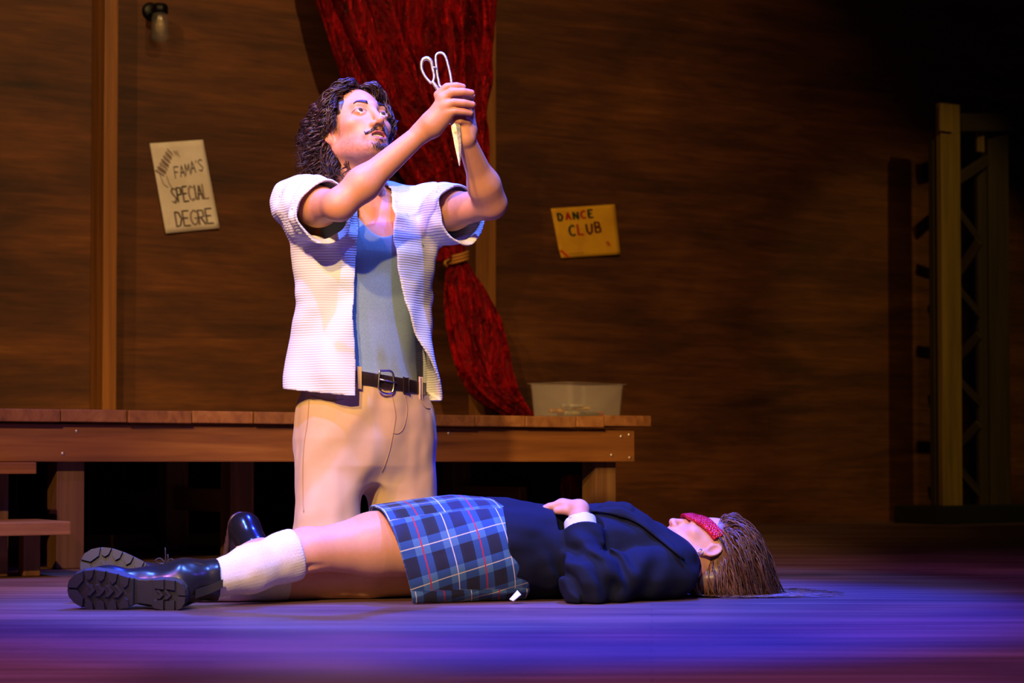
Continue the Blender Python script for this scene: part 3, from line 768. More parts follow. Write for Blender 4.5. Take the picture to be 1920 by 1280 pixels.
def sdf_obj(name, node, h, mat, parent=None, lo=None, hi=None, col=None, relax=1, attrs=None, slack=1.0):
    if lo is None: lo = node.c - node.r - 0.01; hi = node.c + node.r + 0.01
    v, f = polygonize(node, h, lo, hi, slack=slack)
    for _ in range(relax):     # light Laplacian relaxation
        acc = np.zeros_like(v); cnt = np.zeros(len(v))
        for i in range(4):
            for j in ((i + 1) % 4, (i + 3) % 4):
                acc += np.stack([np.bincount(f[:, i], v[f[:, j], q], len(v)) for q in range(3)], 1); cnt += np.bincount(f[:, i], minlength=len(v))
        v = v + 0.45 * (acc / np.maximum(cnt, 1)[:, None] - v)
    me = bpy.data.meshes.new(name); me.vertices.add(len(v)); me.vertices.foreach_set('co', v.astype(np.float32).ravel())
    me.loops.add(len(f) * 4); me.loops.foreach_set('vertex_index', f.astype(np.int32).ravel())
    me.polygons.add(len(f)); me.polygons.foreach_set('loop_start', np.arange(0, len(f) * 4, 4, dtype=np.int32))
    me.update(calc_edges=True); me.validate(); me.shade_smooth()
    if col is not None:
        c = col(v); at = me.attributes.new('col', 'FLOAT_COLOR', 'POINT')
        at.data.foreach_set('color', np.column_stack([c, np.ones(len(c))]).astype(np.float32).ravel())
    if attrs:
        for k, fn in attrs.items():
            at = me.attributes.new(k, 'FLOAT_VECTOR', 'POINT'); at.data.foreach_set('vector', fn(v).astype(np.float32).ravel())
    me.materials.append(mat)
    o = bpy.data.objects.new(name, me); COL.objects.link(o)
    if parent: adopt(o, parent)
    return o
def bvh_of(o):
    me = o.data; return BVHTree.FromPolygons([o.matrix_world @ v.co for v in me.vertices], [tuple(p.vertices) for p in me.polygons])
def on_surface(bvh, px, py, lift=0.001):
    """the point of a surface that shows at a pixel"""
    d = Vector(W(px, py, 1.0) - V(0, 0, CAMZ)).normalized(); o = Vector((0, 0, CAMZ))
    r = bvh.ray_cast(o, d)
    if r[0] is None: return None
    return np.array(r[0] + r[1] * lift * (1 if r[1].dot(d) < 0 else -1))
def seam(bvh, pxs, r, name, mat, parent, n=40, lift=0.0008):
    q = spline([tuple(p) + (0,) for p in pxs], n)
    pts = [on_surface(bvh, a[0], a[1], lift) for a in q]; pts = [p for p in pts if p is not None]
    good = [pts[0]]
    for p in pts[1:]:
        if np.linalg.norm(p - good[-1]) < 0.05: good.append(p)
    if len(good) < 3: return None
    T = Tubes(); T.add(good, r, 5); o = T.build(name, mat); adopt(o, parent); return o
def attr_color(m, name='col'):
    a = m.n('ShaderNodeAttribute', attribute_name=name); return a
def skin_mat(name):
    m = NT(name); a = attr_color(m)
    n = m.noise(m.coords('Object'), 90, 3); c = m.mix(0.10, a.outputs['Color'], m.ramp(n, [(.3, (.55, .28, .2)), (.7, (.9, .7, .6))]), 'OVERLAY')
    m.color(c); m.set(Roughness=.48, Subsurface_Weight=.12, Subsurface_Scale=.01, Subsurface_Radius=(1, .35, .2)); m.b.inputs['Specular IOR Level'].default_value = .35
    m.bump(m.noise(m.coords('Object'), 420, 3), .06, .001); return m.m
def cloth_mat(name, col, rough=.85, weave=900, strength=.15, sheen=.1, var=.12):
    m = NT(name); v = m.coords('Object'); n = m.noise(v, 14, 3); c = m.ramp(n, [(.3, tuple(x * (1 - var) for x in col)), (.7, col)])
    m.color(c); m.set(Roughness=rough, Sheen_Weight=sheen); m.bump(m.noise(v, weave, 2), strength, .001); return m.m
def hair_mat(name, c1, c2):
    m = NT(name); info = m.n('ShaderNodeNewGeometry'); n = m.noise(m.coords('Object'), 60, 3)
    f = m.math('ADD', m.math('MULTIPLY', info.outputs['Random Per Island'], .5), m.math('MULTIPLY', n, .5))
    m.color(m.ramp(f, [(.2, c1), (.8, c2)])); m.set(Roughness=.38); m.b.inputs['Specular IOR Level'].default_value = .5
    return m.m

# ------------------------------------------------------------------ a head in its own frame: x right, y face, z crown (metres)
def head_node(fem=False, mouth_open=True):
    w = 0.95 if fem else 1.0
    skull = U(.03, EL(V(0, -.014, .028), V(.076 * w, .098, .088)), EL(V(0, .028, -.03), V(.061 * w, .066, .084)))
    jaw = U(.02, *[RC(V(s * .054 * w, .0, -.062), V(s * .016, .072, -.099), .018 if not fem else .015, .015) for s in (-1, 1)], EL(V(0, .077, -.1), V(.021, .017, .017)))
    h = U(.028, skull, jaw)
    h = U(.018, h, *[EL(V(s * .045 * w, .056, -.022), V(.02, .02, .016)) for s in (-1, 1)],
          RC(V(-.036, .08, .02), V(0, .087, .018), .010, .009), RC(V(.036, .08, .02), V(0, .087, .018), .010, .009))
    h = S(.012, h, *[EL(V(s * .033, .101, -.001), V(.018, .015, .011)) for s in (-1, 1)])
    lids = [EL(V(s * .0325, .0795, -.001), V(.0168, .0133, .0110)) for s in (-1, 1)]
    h = U(.006, h, *lids)
    h = S(.0012, h, *[EL(V(s * .033, .097, -.001), V(.0150, .0125, .0062)) for s in (-1, 1)])
    nose = U(.006, RC(V(0, .09, .010), V(0, .111, -.034), .0075, .0095), EL(V(0, .1125, -.040), V(.0108, .0115, .0098)), *[EL(V(s * .0125, .1005, -.0445), V(.0078, .0098, .0075)) for s in (-1, 1)])
    h = U(.012, h, nose)
    h = S(.002, h, *[EL(V(s * .0068, .107, -.0515), V(.0036, .0062, .0042)) for s in (-1, 1)])
    h = U(.012, h, EL(V(0, .079, -.07), V(.03, .017, .02)))
    up = [V(-.024, .081, -.070), V(-.010, .0955, -.0635), V(0, .0965, -.0650), V(.010, .0955, -.0635), V(.024, .081, -.070)]
    lo_ = [V(-.023, .081, -.072), V(-.010, .0935, -.0825), V(0, .095, -.0838), V(.010, .0935, -.0825), V(.023, .081, -.072)]
    h = U(.005, h, chain(up, [.0035, .0055, .005, .0055, .0035]), chain(lo_, [.0035, .006, .0066, .006, .0035]))
    h = S(.002, h, EL(V(0, .095, -.0730), V(.019, .018, .0068 if mouth_open else .0012)))
    for s in (-1, 1):
        c, t = math.cos(.35), math.sin(.35)
        R = np.array([[c, s * t, 0], [-s * t, c, 0], [0, 0, 1]]) ; R = np.array([[c, -s * -t, 0], [s * -t, c, 0], [0, 0, 1]])
        ear = U(.006, EL(V(s * .079, -.012, -.010), V(.0065, .0175, .027), R), EL(V(s * .075, -.004, -.036), V(.007, .010, .011)))
        ear = S(.004, ear, EL(V(s * .0860, -.010, -.009), V(.0100, .0118, .0190), R))
        h = U(.007, h, ear)
    return h
def head_color(L, skin, lips, stubble=0.0, flush=.35):
    """skin colour by place on the head; L local coordinates"""
    c = np.tile(np.array(skin, float), (len(L), 1)); x, y, z = L.T
    g = lambda cx, cy, cz, sx, sy, sz: np.exp(-(((x - cx) / sx) ** 2 + ((y - cy) / sy) ** 2 + ((z - cz) / sz) ** 2))
    red = np.array(skin) * V(1.05, .72, .66)
    m = np.clip(g(0, .112, -.042, .018, .02, .016) * .7 + (g(.045, .07, -.03, .025, .04, .022) + g(-.045, .07, -.03, .025, .04, .022)) * .5 + (g(.08, -.01, -.015, .012, .03, .03) + g(-.08, -.01, -.015, .012, .03, .03)) * .6, 0, 1) * flush
    c = c * (1 - m[:, None]) + red * m[:, None]
    lx = np.abs(x) / .024; lipz = np.where(z > -.0725, (z + .0725) / (.0125 * np.sqrt(np.clip(1 - lx ** 2 * .9, .02, 1))), (-.0725 - z) / (.0145 * np.sqrt(np.clip(1 - lx ** 2 * .9, .02, 1))))
    ml = np.clip((1 - np.maximum(lipz, lx)) * 5, 0, 1) * (y > .075)
    c = c * (1 - ml[:, None]) + np.array(lips) * ml[:, None]
    inside = ml * (np.abs(z + .073) < .0062) * (y < .0915) * (lx < .8); c = c * (1 - inside[:, None]) + np.array([.06, .012, .012]) * inside[:, None]
    for sx in (-1, 1):
        e = np.sqrt(((x - sx * .033) / .0158) ** 2 + ((z + .001) / .0070) ** 2); k = np.exp(-((e - 1.02) / .13) ** 2) * (y > .07) * np.where(z > -.001, .85, .3); c = c * (1 - k[:, None]) + V(.05, .025, .02) * k[:, None]
    if stubble:
        lower = np.clip((-.045 - z - .25 * (y - .05)) / .02, 0, 1) * np.clip((z + .125) / .02, 0, 1) * (y > -.01) * np.clip((y + .01) / .03, 0, 1)
        lower = np.maximum(lower, 1.3 * np.exp(-((y - .024) / .014) ** 2) * np.clip((z + .06) / .02, 0, 1) * np.clip((.03 - z) / .03, 0, 1) * (np.abs(x) > .05) * (np.abs(x) < .078))
        mm = (lower * .5 + np.clip(g(0, .085, -.105, .026, .03, .016) * 1.6, 0, 1) * .6) * stubble * (1 - ml)
        nz = .7 + .6 * vnoise(L, .004, 5); mm = np.clip(mm * nz, 0, .8)
        c = c * (1 - mm[:, None]) + V(.06, .035, .03) * mm[:, None]
    return np.clip(c, 0, 1)
def eye_obj(o, R, sc, s, look, iris, parent):
    """one eyeball with iris and pupil towards the local direction look"""
    cl = V(s * .0325, .0794, -.001); r = .0124 * sc; n, m = 40, 30
    lk = np.array(look, float); lk /= np.linalg.norm(lk); a = np.cross(lk, V(0, 0, 1)); a /= np.linalg.norm(a); b = np.cross(lk, a)
    vs = []; cs = []
    for i in range(m + 1):
        t = math.pi * (i / m) ** 1.5
        for k in range(n):
            p = 2 * math.pi * k / n; d = lk * math.cos(t) + (a * math.cos(p) + b * math.sin(p)) * math.sin(t)
            bulge = 1 + .06 * max(0, 1 - (t / .5) ** 2); vs.append(o + (sc * cl + r * bulge * d) @ R)
            cs.append((.005, .004, .004) if t < .20 else (tuple(np.array(iris) * (.6 + .4 * math.sin(p * 9) ** 2)) if t < .50 else ((.05, .03, .02) if t < .56 else (.78, .72, .68))))
    fs = [(i * n + k, (i + 1) * n + k, (i + 1) * n + (k + 1) % n, i * n + (k + 1) % n) for i in range(m) for k in range(n)]
    mt = bpy.data.materials.get('eyeball')
    if mt is None:
        q = NT('eyeball'); q.color(attr_color(q).outputs['Color']); q.set(Roughness=.08); mt = q.m
    e = mesh_obj('eye', vs, fs, mt, None, True)
    at = e.data.attributes.new('col', 'FLOAT_COLOR', 'POINT'); at.data.foreach_set('color', np.column_stack([np.array(cs), np.ones(len(cs))]).astype(np.float32).ravel())
    return adopt(e, parent)
# ------------------------------------------------------------------ the kneeling person
AX = V(-0.390, 5.20, 0); MR = V(-.866, -.5, 0); MF = V(.5, -.866, 0); UP = V(0, 0, 1)
def TT(x, y, z): return AX + MR * x + MF * y + UP * z
TAX = np.array([MR, MF, UP])
man = empty('person', (-.45, 5.2, 0), 'person kneeling upright in open white shirt and beige trousers, raising scissors with both hands', 'person')
# head frame
def head_axes(yaw, pit, roll):
    yaw, pit, roll = map(math.radians, (yaw, pit, roll))
    F = V(math.sin(yaw) * math.cos(pit), -math.cos(yaw) * math.cos(pit), math.sin(pit)); R = np.cross(F, UP); R /= np.linalg.norm(R); Uu = np.cross(R, F)
    c, s = math.cos(roll), math.sin(roll); return np.array([c * R + s * Uu, F, -s * R + c * Uu])
HS_ = 1.03
HR = head_axes(36, 25, 2.5)
HO = W(675, 209, 5.06) - HS_ * (V(.032, .083, 0) @ HR)
hl = lambda x, y, z: HO + HS_ * (V(x, y, z) @ HR)
SKIN = hexlin('#cb8f69'); LIPS = hexlin('#b0605a')
SKM = skin_mat('fair_skin')
# arms
RS = TT(.172, 0.0, .995); RE = W(636, 384, 4.86); RW = W(793, 246, 4.87)
LS = TT(-.168, 0.005, .995); LE = W(921, 382, 5.05); LW = W(873, 260, 4.90)
def arm(sh, el, wr, bulge):
    mid = el + (wr - el) * .28
    return U(.03, RC(sh, sh + (el - sh) * .45, .050, .046), RC(sh + (el - sh) * .45, el, .046, .0355), RC(el, mid, .0335, .0375), RC(mid, wr, .0375, .0235, bulge, .9))
torso = U(.05, LOFT(TT(0, 0, 0), TAX, [(.40, .150, .105), (.50, .148, .104), (.60, .138, .098), (.70, .140, .1), (.80, .152, .107), (.88, .162, .110), (.95, .160, .098), (1.0, .13, .075), (1.03, .09, .06)]),
          RC(TT(.07, -.01, 1.0), RS, .06, .052), RC(TT(-.07, -.01, 1.0), LS, .06, .052),
          EL(TT(.07, .07, .90), V(.075, .04, .055), TAX), EL(TT(-.07, .07, .90), V(.075, .04, .055), TAX))
neck = U(.03, RC(TT(0, -.025, .98), hl(0, -.025, -.055), .062, .056), RC(TT(.05, -.02, 1.02), hl(.02, -.03, -.06), .045, .03), RC(TT(-.05, -.02, 1.02), hl(-.02, -.03, -.06), .045, .03),
         RC(TT(.02, .05, .995), hl(.05, -.02, -.045), .010, .012), RC(TT(-.02, .05, .995), hl(-.05, -.02, -.045), .010, .012), EL(hl(0, .035, -.14), V(.014, .014, .016)))
clav = U(.01, RC(TT(.02, .068, .985), TT(.13, .04, 1.01), .010, .008), RC(TT(-.02, .068, .985), TT(-.13, .04, 1.01), .010, .008))
# right hand: the back of the hand faces the camera, fingers lie over the left fist
def fing(pts, r, k=.004): return chain(pts, r, k=0.0)
def Q(*a): return W(*a)
rh_palm = U(.016, RC(RW, Q(806, 232, 4.862), .0255, .025), RC(Q(806, 232, 4.862), Q(829, 185, 4.848), .021, .0115), RC(Q(808, 232, 4.862), Q(834, 196, 4.846), .021, .0125), RC(Q(812, 236, 4.864), Q(838, 208, 4.848), .022, .0125),
            RC(Q(812, 240, 4.868), Q(840, 218, 4.853), .021, .0125))
rf = [fing([Q(822, 178, 4.852), Q(838, 163, 4.846), Q(856, 161, 4.850), Q(868, 163, 4.858)], [.0118, .0100, .0092, .0078]),
      fing([Q(829, 184, 4.848), Q(848, 173, 4.838), Q(868, 172, 4.842), Q(884, 174, 4.852)], [.0120, .0104, .0096, .0080]),
      fing([Q(833, 198, 4.846), Q(850, 192, 4.836), Q(870, 193, 4.840), Q(886, 196, 4.850)], [.0118, .0102, .0094, .0079]),
      fing([Q(838, 212, 4.848), Q(853, 208, 4.840), Q(869, 209.5, 4.845), Q(882, 212, 4.853)], [.0110, .0094, .0086, .0074])]
rthumb = fing([Q(808, 222, 4.868), Q(822, 205, 4.885), Q(838, 190, 4.905), Q(850, 178, 4.912)], [.0150, .0125, .0112, .0088])
# left hand: a fist round the scissors, behind the right one
lh_palm = U(.016, RC(LW, Q(872, 246, 4.905), .0255, .026, None), RC(Q(870, 246, 4.905), Q(866, 190, 4.925), .026, .020), RC(Q(876, 242, 4.91), Q(876, 195, 4.925), .020, .016), RC(Q(864, 240, 4.897), Q(858, 222, 4.893), .018, .014))
lf = [fing([Q(878, 182 + 0, 4.918), Q(883, 180, 4.885), Q(866, 179, 4.872), Q(848, 181, 4.878), Q(840, 183, 4.895)], [.0112, .0105, .0098, .009, .008]),
      fing([Q(878, 198, 4.914), Q(884, 197, 4.882), Q(866, 196, 4.868), Q(848, 197, 4.874), Q(840, 199, 4.892)], [.0115, .0108, .010, .0092, .008]),
      fing([Q(877, 213, 4.910), Q(881, 212, 4.880), Q(864, 212, 4.866), Q(847, 213, 4.872), Q(840, 214, 4.890)], [.0112, .0105, .0098, .009, .008]),
      fing([Q(874, 228, 4.906), Q(877, 226, 4.880), Q(862, 226, 4.868), Q(847, 226, 4.873), Q(840, 227, 4.888)], [.0106, .0102, .0096, .009, .008])]
lthumb = fing([Q(868, 236, 4.90), Q(852, 224, 4.905), Q(842, 205, 4.91), Q(840, 190, 4.912)], [.0155, .0128, .0112, .009])
rhand = U(.010, rh_palm, U(.0015, *rf), rthumb)
lhand = U(.010, lh_palm, U(.0015, *lf), lthumb)
headw = XF(head_node(False, True), HO, HR, HS_)
body_top = U(.022, U(.03, U(.03, torso, neck), clav), U(.0, arm(RS, RE, RW, MF), arm(LS, LE, LW, MF)))
manbody = I(.002, U(.004, U(.012, U(.020, body_top, headw), rhand), lhand), HS(V(0, 0, .80), V(0, 0, -1)))
def man_col(v):
    L = (v - HO) @ HR.T / HS_
    c = head_color(L, SKIN, LIPS, .95)
    far = np.linalg.norm(L, axis=1) > .17
    c[far] = SKIN
    for q, r in ((RE, .05), (LE, .05)):
        m = np.exp(-(np.linalg.norm(v - q, axis=1) / .035) ** 2)[:, None] * .25; c = c * (1 - m) + np.array(SKIN) * V(1.0, .72, .62) * m
    tips = [p.ch[-1].b for p in rf + lf]
    for t in tips:
        m = np.exp(-(np.linalg.norm(v - t, axis=1) / .010) ** 2)[:, None] * .3; c = c * (1 - m) + np.array(SKIN) * V(1.05, .75, .68) * m
    return c
mbody = sdf_obj('body', manbody, .0022, SKM, man, V(-.66, 4.78, .79), V(.02, 5.40, 1.36), man_col)
for s in (-1, 1): eye_obj(HO, HR, HS_, s, (.10 , 1, .16), (.10, .055, .025), man)
# upper teeth
TEETH = plain('teeth_enamel', (.82, .76, .66), .25)
T = Tubes()
for q in range(6):
    x = (q - 2.5) * .0056; T.add([hl(x, .0865 - 6 * x * x, -.0665), hl(x, .0875 - 6 * x * x, -.0715)], [.0030 * HS_, .0027 * HS_], 7)
adopt(T.build('teeth', TEETH), man)

# hair: wavy locks over a soft cap
HAIRM = hair_mat('dark_brown_hair', hexlin('#120a08'), hexlin('#452b22'))
cap = U(.03, EL(V(0, -.022, .032), V(.083, .098, .088)), EL(V(0, -.060, -.03), V(.070, .050, .078)), EL(V(.058, -.042, -.045), V(.022, .036, .06)), EL(V(-.058, -.042, -.045), V(.022, .036, .06)))
cap = S(.012, cap, EL(V(0, .095, -.02), V(.066, .075, .085)), EL(V(0, .09, -.10), V(.09, .10, .085)), EL(V(.088, .01, -.022), V(.02, .024, .026)), EL(V(-.088, .01, -.022), V(.02, .024, .026)))
capn = XF(DISP(cap, lambda P: .010 * vnoise(P, .022, 3), .012), HO, HR, HS_)
hv, hf = polygonize(capn, .004, capn.c - capn.r - .01, capn.c + capn.r + .01)
T = Tubes(); T.raw(hv, hf)
rng = np.random.default_rng(11)
GD = np.array([HR @ V(0, 0, -1)])[0]     # world down in head coordinates
def hair_lock(root, n_out, L, amp, wl, r0, seed, side):
    p = root.copy(); pts = []; N = 15; n_out = n_out * .45 + (.5 * GD + V(0, -.3, 0) + side) * .55; st = L / N; ph = rng.uniform(0, 6.28); d = n_out.copy()
    for i in range(N + 1):
        t = i / N
        pts.append(p.copy())
        g = .62 * GD + V(0, -.28, 0) + side
        d = d * .62 + (g * min(1, .25 + t * 1.2)) * .38; d /= np.linalg.norm(d)
        p = p + d * st
        e = (p - V(0, -.02, .02)) / V(.083, .102, .095); k = np.linalg.norm(e)
        if k < 1.02 and p[2] > -.07: p = V(0, -.02, .02) + e / k * 1.02 * V(.083, .102, .095)
        e = (p - V(0, -.05, -.09)) / V(.066, .062, .07); k = np.linalg.norm(e)
        if k < 1: p = V(0, -.05, -.09) + e / max(k, .3) * V(.066, .062, .07)
    pts = np.array(pts); tn = np.gradient(pts, axis=0); tn /= np.linalg.norm(tn, axis=1)[:, None] + 1e-9
    a = np.cross(tn, V(.3, .9, .2)); a /= np.linalg.norm(a, axis=1)[:, None] + 1e-9; b = np.cross(tn, a)
    fine = np.linspace(0, 1, 34); P = np.stack([np.interp(fine, np.linspace(0, 1, N + 1), pts[:, q]) for q in range(3)], 1)
    A = np.stack([np.interp(fine, np.linspace(0, 1, N + 1), a[:, q]) for q in range(3)], 1); Bn = np.stack([np.interp(fine, np.linspace(0, 1, N + 1), b[:, q]) for q in range(3)], 1)
    env = np.clip(fine * 2.2, 0, 1) * amp; ang = ph + fine * L / wl * 6.283
    P = P + A * (env * np.cos(ang))[:, None] + Bn * (env * np.sin(ang))[:, None]
    rad = r0 * (1 - .75 * fine ** 2.5) * (.55 + .45 * np.clip(fine * 6, 0, 1))
    return HO + HS_ * (P @ HR), rad * HS_
def add_hair(T, n, ok, Lr, amp, wl, r0, side_fn, sides=6):
    c = 0
    while c < n:
        d = rng.normal(size=3); d /= np.linalg.norm(d)
        p = V(0, -.016, .03) + d * V(.080, .100, .093)
        if not ok(p): continue
        c += 1
        P, r = hair_lock(p, d, rng.uniform(*Lr), rng.uniform(*amp), rng.uniform(*wl), rng.uniform(*r0), c, side_fn(p)); Lq = (P - HO) @ HR.T / HS_
        if ((np.abs(Lq[:, 0]) > .05) & (Lq[:, 1] > -.010) & (Lq[:, 2] < -.012) & (Lq[:, 2] > -.07)).any(): continue
        T.add(P, r, sides)
okm = lambda p: p[2] > -.055 + .0 and not (p[1] > .045 + .25 * (.09 - p[2]) and p[2] < .088) and not (p[1] > .018 and p[2] < .045)
nosd = lambda p: V(np.sign(p[0]) * .12 * (p[2] > 0), 0, 0)
add_hair(T, 620, okm, (.055, .115), (.006, .012), (.034, .055), (.0014, .0036), nosd, 5)
add_hair(T, 520, okm, (.06, .13), (.006, .014), (.03, .05), (.0005, .0012), nosd, 3)
def helix(P, amp, turns):
    n = len(P); t = np.linspace(0, 1, n); tn = np.gradient(P, axis=0); tn /= nrm(tn)[:, None] + 1e-9; a = np.cross(tn, V(.2, .3, .9)); a /= nrm(a)[:, None] + 1e-9; b = np.cross(tn, a)
    ph = rng.uniform(0, 6.28); e = amp * np.clip(t * 2.5, 0, 1); return P + a * (e * np.cos(ph + turns * 6.283 * t))[:, None] + b * (e * np.sin(ph + turns * 6.283 * t))[:, None]
for sd in (-1, 1):          # temples and nape
    for q in range(120):
        j = lambda k: k * rng.uniform(-1, 1); y0 = .030 + j(.024)
        P = spline([V(sd * .070, y0, .062 + j(.014)), V(sd * (.083 + j(.004)), y0 - .004, .036 + j(.01)), V(sd * (.089 + j(.005)), y0 - .008 + j(.008), .010 + j(.01)), V(sd * (.088 + j(.006)), min(y0 - .012 + j(.01), .032), -.012 + j(.012))], 20)
        P = helix(P, .007, rng.uniform(.8, 1.6)); T.add(HO + HS_ * (P @ HR), np.linspace(.0030, .0008, 20) * rng.uniform(.3, 1.0), 4)
    for q in range(230):
        j = lambda k: k * rng.uniform(-1, 1); a = rng.uniform(0, 1.62); r = 1 + j(.10); c, s_ = math.cos(a), math.sin(a)
        P = spline([V(sd * .070 * s_, -.02 - .085 * c, .0 + j(.03)), V(sd * .077 * s_ * r, -.022 - .080 * c * r, -.035 + j(.02)), V(sd * .074 * s_ * r, -.018 - .072 * c * r, -.075 + j(.02)), V(sd * .066 * s_ * r, -.014 - .060 * c * r, -.104 + j(.02))], 26)
        P = helix(P, rng.uniform(.008, .013), rng.uniform(1.6, 2.8)); T.add(HO + HS_ * (P @ HR), np.linspace(.0038, .0009, 26) * rng.uniform(.25, 1.0), 4)
# fringe swept back to both sides from the parting
for sd in (-1, 1):
    for q in range(130):
        j = lambda k: k * rng.uniform(-1, 1); x0 = sd * rng.uniform(.0, .03)
        P = spline([V(x0, .046 + j(.016), .098 + j(.005)), V(x0 + sd * .02, .064 + j(.010), .099 + j(.006)), V(sd * (.056 + j(.006)), .050 + j(.012), .084 + j(.010)), V(sd * (.083 + j(.005)), .026 + j(.012), .062 + j(.014)),
                    V(sd * (.092 + j(.005)), .002 + j(.014), .025 + j(.016)), V(sd * (.090 + j(.006)), -.030 + j(.016), -.008 + j(.02))], 26)
        P = helix(P, rng.uniform(.006, .012), rng.uniform(1.4, 2.8))
        T.add(HO + HS_ * (P @ HR), np.linspace(.0028, .0008, 26) * rng.uniform(.3, 1.1), 4)
hair = adopt(T.build('hair', HAIRM), man)
# brows, moustache, goatee, sideburns
T = Tubes()
def strand(T, a, b, bend, r, n=6):
    m = (a + b) / 2 + bend; P = spline([a, m, b], n); T.add([hl(*p) for p in P], np.linspace(r, r * .35, n) * HS_, 4)
def skin_y(x, z, base): return base
headbvh = bvh_of(mbody)
def snap(p, lift=.0006):
    w = hl(*p); q = headbvh.find_nearest(Vector(w)); return HR @ (np.array(q[0] + q[1] * lift) - HO) / HS_
for s in (-1, 1):
    T = Tubes()
    for q in range(240):
        t = rng.uniform(0, 1); x = s * (.013 + .040 * t); z = .0195 + .008 * math.sin(t * 2.4) - .003 * t + rng.uniform(-.0042, .0042) * (1 - .6 * t)
        a = snap(V(x, .095, z)); b = snap(V(x + s * .012, .093, z + .004 - .007 * t)); strand(T, a, b, V(0, .0018, .001), .0008, 4)
    adopt(T.build('eyebrow', HAIRM), man)
T = Tubes()
for s in (-1, 1):
    for q in range(120):
        t = rng.uniform(0, 1) ** .8; x = s * (.002 + .024 * t); z = -.0565 - .008 * t ** 1.5 + rng.uniform(-.003, .003)
        a = snap(V(x, .11 - .012 * t, z)); b = snap(V(x + s * (.008 + .004 * t), .1 - .014 * t, z - .0035 + .002 * t)); strand(T, a, b, V(0, .0022, 0), .0008, 4)
    for q in range(14):     # curled ends
        a = snap(V(s * .024, .09, -.066 + rng.uniform(-.002, .002))); b = a + V(s * .0125, -.003, .003 + rng.uniform(-.001, .001)); strand(T, a, b, V(s * .001, .001, -.0028), .0007, 6)
adopt(T.build('moustache', HAIRM), man)
T = Tubes()
for q in range(190):
    x = rng.normal() * .013; z = -.104 + rng.normal() * .0065
    a = snap(V(x, .10, z)); strand(T, a, a + V(rng.normal() * .0012, .002, -.0065), V(0, .0015, 0), .0006, 4)
for q in range(34):
    x = rng.normal() * .003; z = -.0905 + rng.normal() * .0022
    a = snap(V(x, .105, z)); strand(T, a, a + V(rng.normal() * .001, .0015, -.004), V(0, .001, 0), .0005, 4)
adopt(T.build('goatee', HAIRM), man)

# ------------------------------------------------------------------ clothes of the kneeling person
def tl(v): return (v - AX) @ TAX.T
# tank top
TANKM = NT('ribbed_blue_grey_knit')
_v = TANKM.coords('Object'); TANKM.color(TANKM.ramp(TANKM.noise(_v, 700, 2), [(.3, hexlin('#6a8088')), (.7, hexlin('#92a6a8'))])); TANKM.set(Roughness=.9, Sheen_Weight=.1); TANKM.bump(TANKM.noise(_v, 900, 2), .25, .001); TANKM = TANKM.m
tank = OFF(torso, .007)
tank = DISP(tank, lambda P: .004 * vnoise(P, (.05, .05, .12), 4) * np.clip((1.0 - P[:, 2]) / .1, 0, 1), .006)
tank = S(.004, tank, EL(TT(0, .10, 1.045), V(.078, .14, .128), TAX), FN(lambda P: (lambda q: np.maximum(.150 - np.abs(q[:, 0]) , .90 - q[:, 2]))(tl(P))), HS(TT(0, 0, .50), UP))
tanko = sdf_obj('tank_top', tank, .003, TANKM, man, V(-.62, 5.0, .45), V(-.15, 5.38, 1.12))
# shirt
def shirt_mat():
    m = NT('white_ribbed_cotton'); g = m.n('ShaderNodeNewGeometry'); sp = m.n('ShaderNodeSeparateXYZ'); m.l(g.outputs['Position'], sp.inputs[0])
    nz = m.noise(m.coords('Object'), 25, 2)
    r = m.math('SINE', m.math('ADD', m.math('MULTIPLY', sp.outputs[2], 1000.0), m.math('MULTIPLY', nz, 4.0)))
    m.color(m.ramp(m.noise(m.coords('Object'), 8, 2), [(.3, (.60, .60, .62)), (.7, (.66, .66, .68))])); m.set(Roughness=.85, Sheen_Weight=.08); m.bump(r, .35, .0012); return m.m
SHIRTM = shirt_mat()
sh_body = LOFT(TT(0, 0, 0), TAX, [(.508, .206, .155, 0, .012), (.56, .203, .153, 0, .012), (.66, .186, .140, 0, .008), (.75, .180, .133, 0, .004), (.84, .190, .140, 0, .002), (.92, .194, .142), (.97, .186, .126), (1.01, .158, .100), (1.045, .11, .072), (1.062, .08, .06)])
def sleeve(sh, el, L):
    d = (el - sh) / np.linalg.norm(el - sh)
    return U(.03, RC(sh - d * .02, sh + d * L, .068, .068), RC(sh + d * .04 - UP * .015, sh + d * (L + .01) - UP * .026, .064, .068)), d
sR, dR = sleeve(RS, RE, .17); sL, dL = sleeve(LS, LE, .17)
shirt = U(.045, sh_body, sR, sL, RC(TT(.08, -.005, 1.02), RS + UP * .012, .055, .060), RC(TT(-.08, -.005, 1.02), LS + UP * .012, .055, .060))
def shirt_folds(P):
    q = tl(P); x, y, z = q.T; a = np.arctan2(x, y)
    low = np.clip((.95 - z) / .35, 0, 1)
    f = .0085 * low * np.sin(7 * a + 1.3 * np.sin(3 * z * 6)) + .016 * low * vnoise(np.stack([a * .16, a * 0, z], 1), (.09, .09, .22), 2)
    f = f + .018 * (1 - low) * vnoise(P, (.05, .05, .035), 8)
    for sh, d in ((RS, dR), (LS, dL)):
        r = P - sh; t = r @ d; f = f + .006 * np.sin(t * 85 + 3 * vnoise(P, .06, 6)) * np.clip(t / .05, 0, 1) * np.exp(-np.maximum(t - .18, 0) / .01) * np.exp(-(nrm(r - np.outer(t, d)) / .095) ** 6)
    return f
shirt = SHELL(DISP(shirt, shirt_folds, .02), .0062)
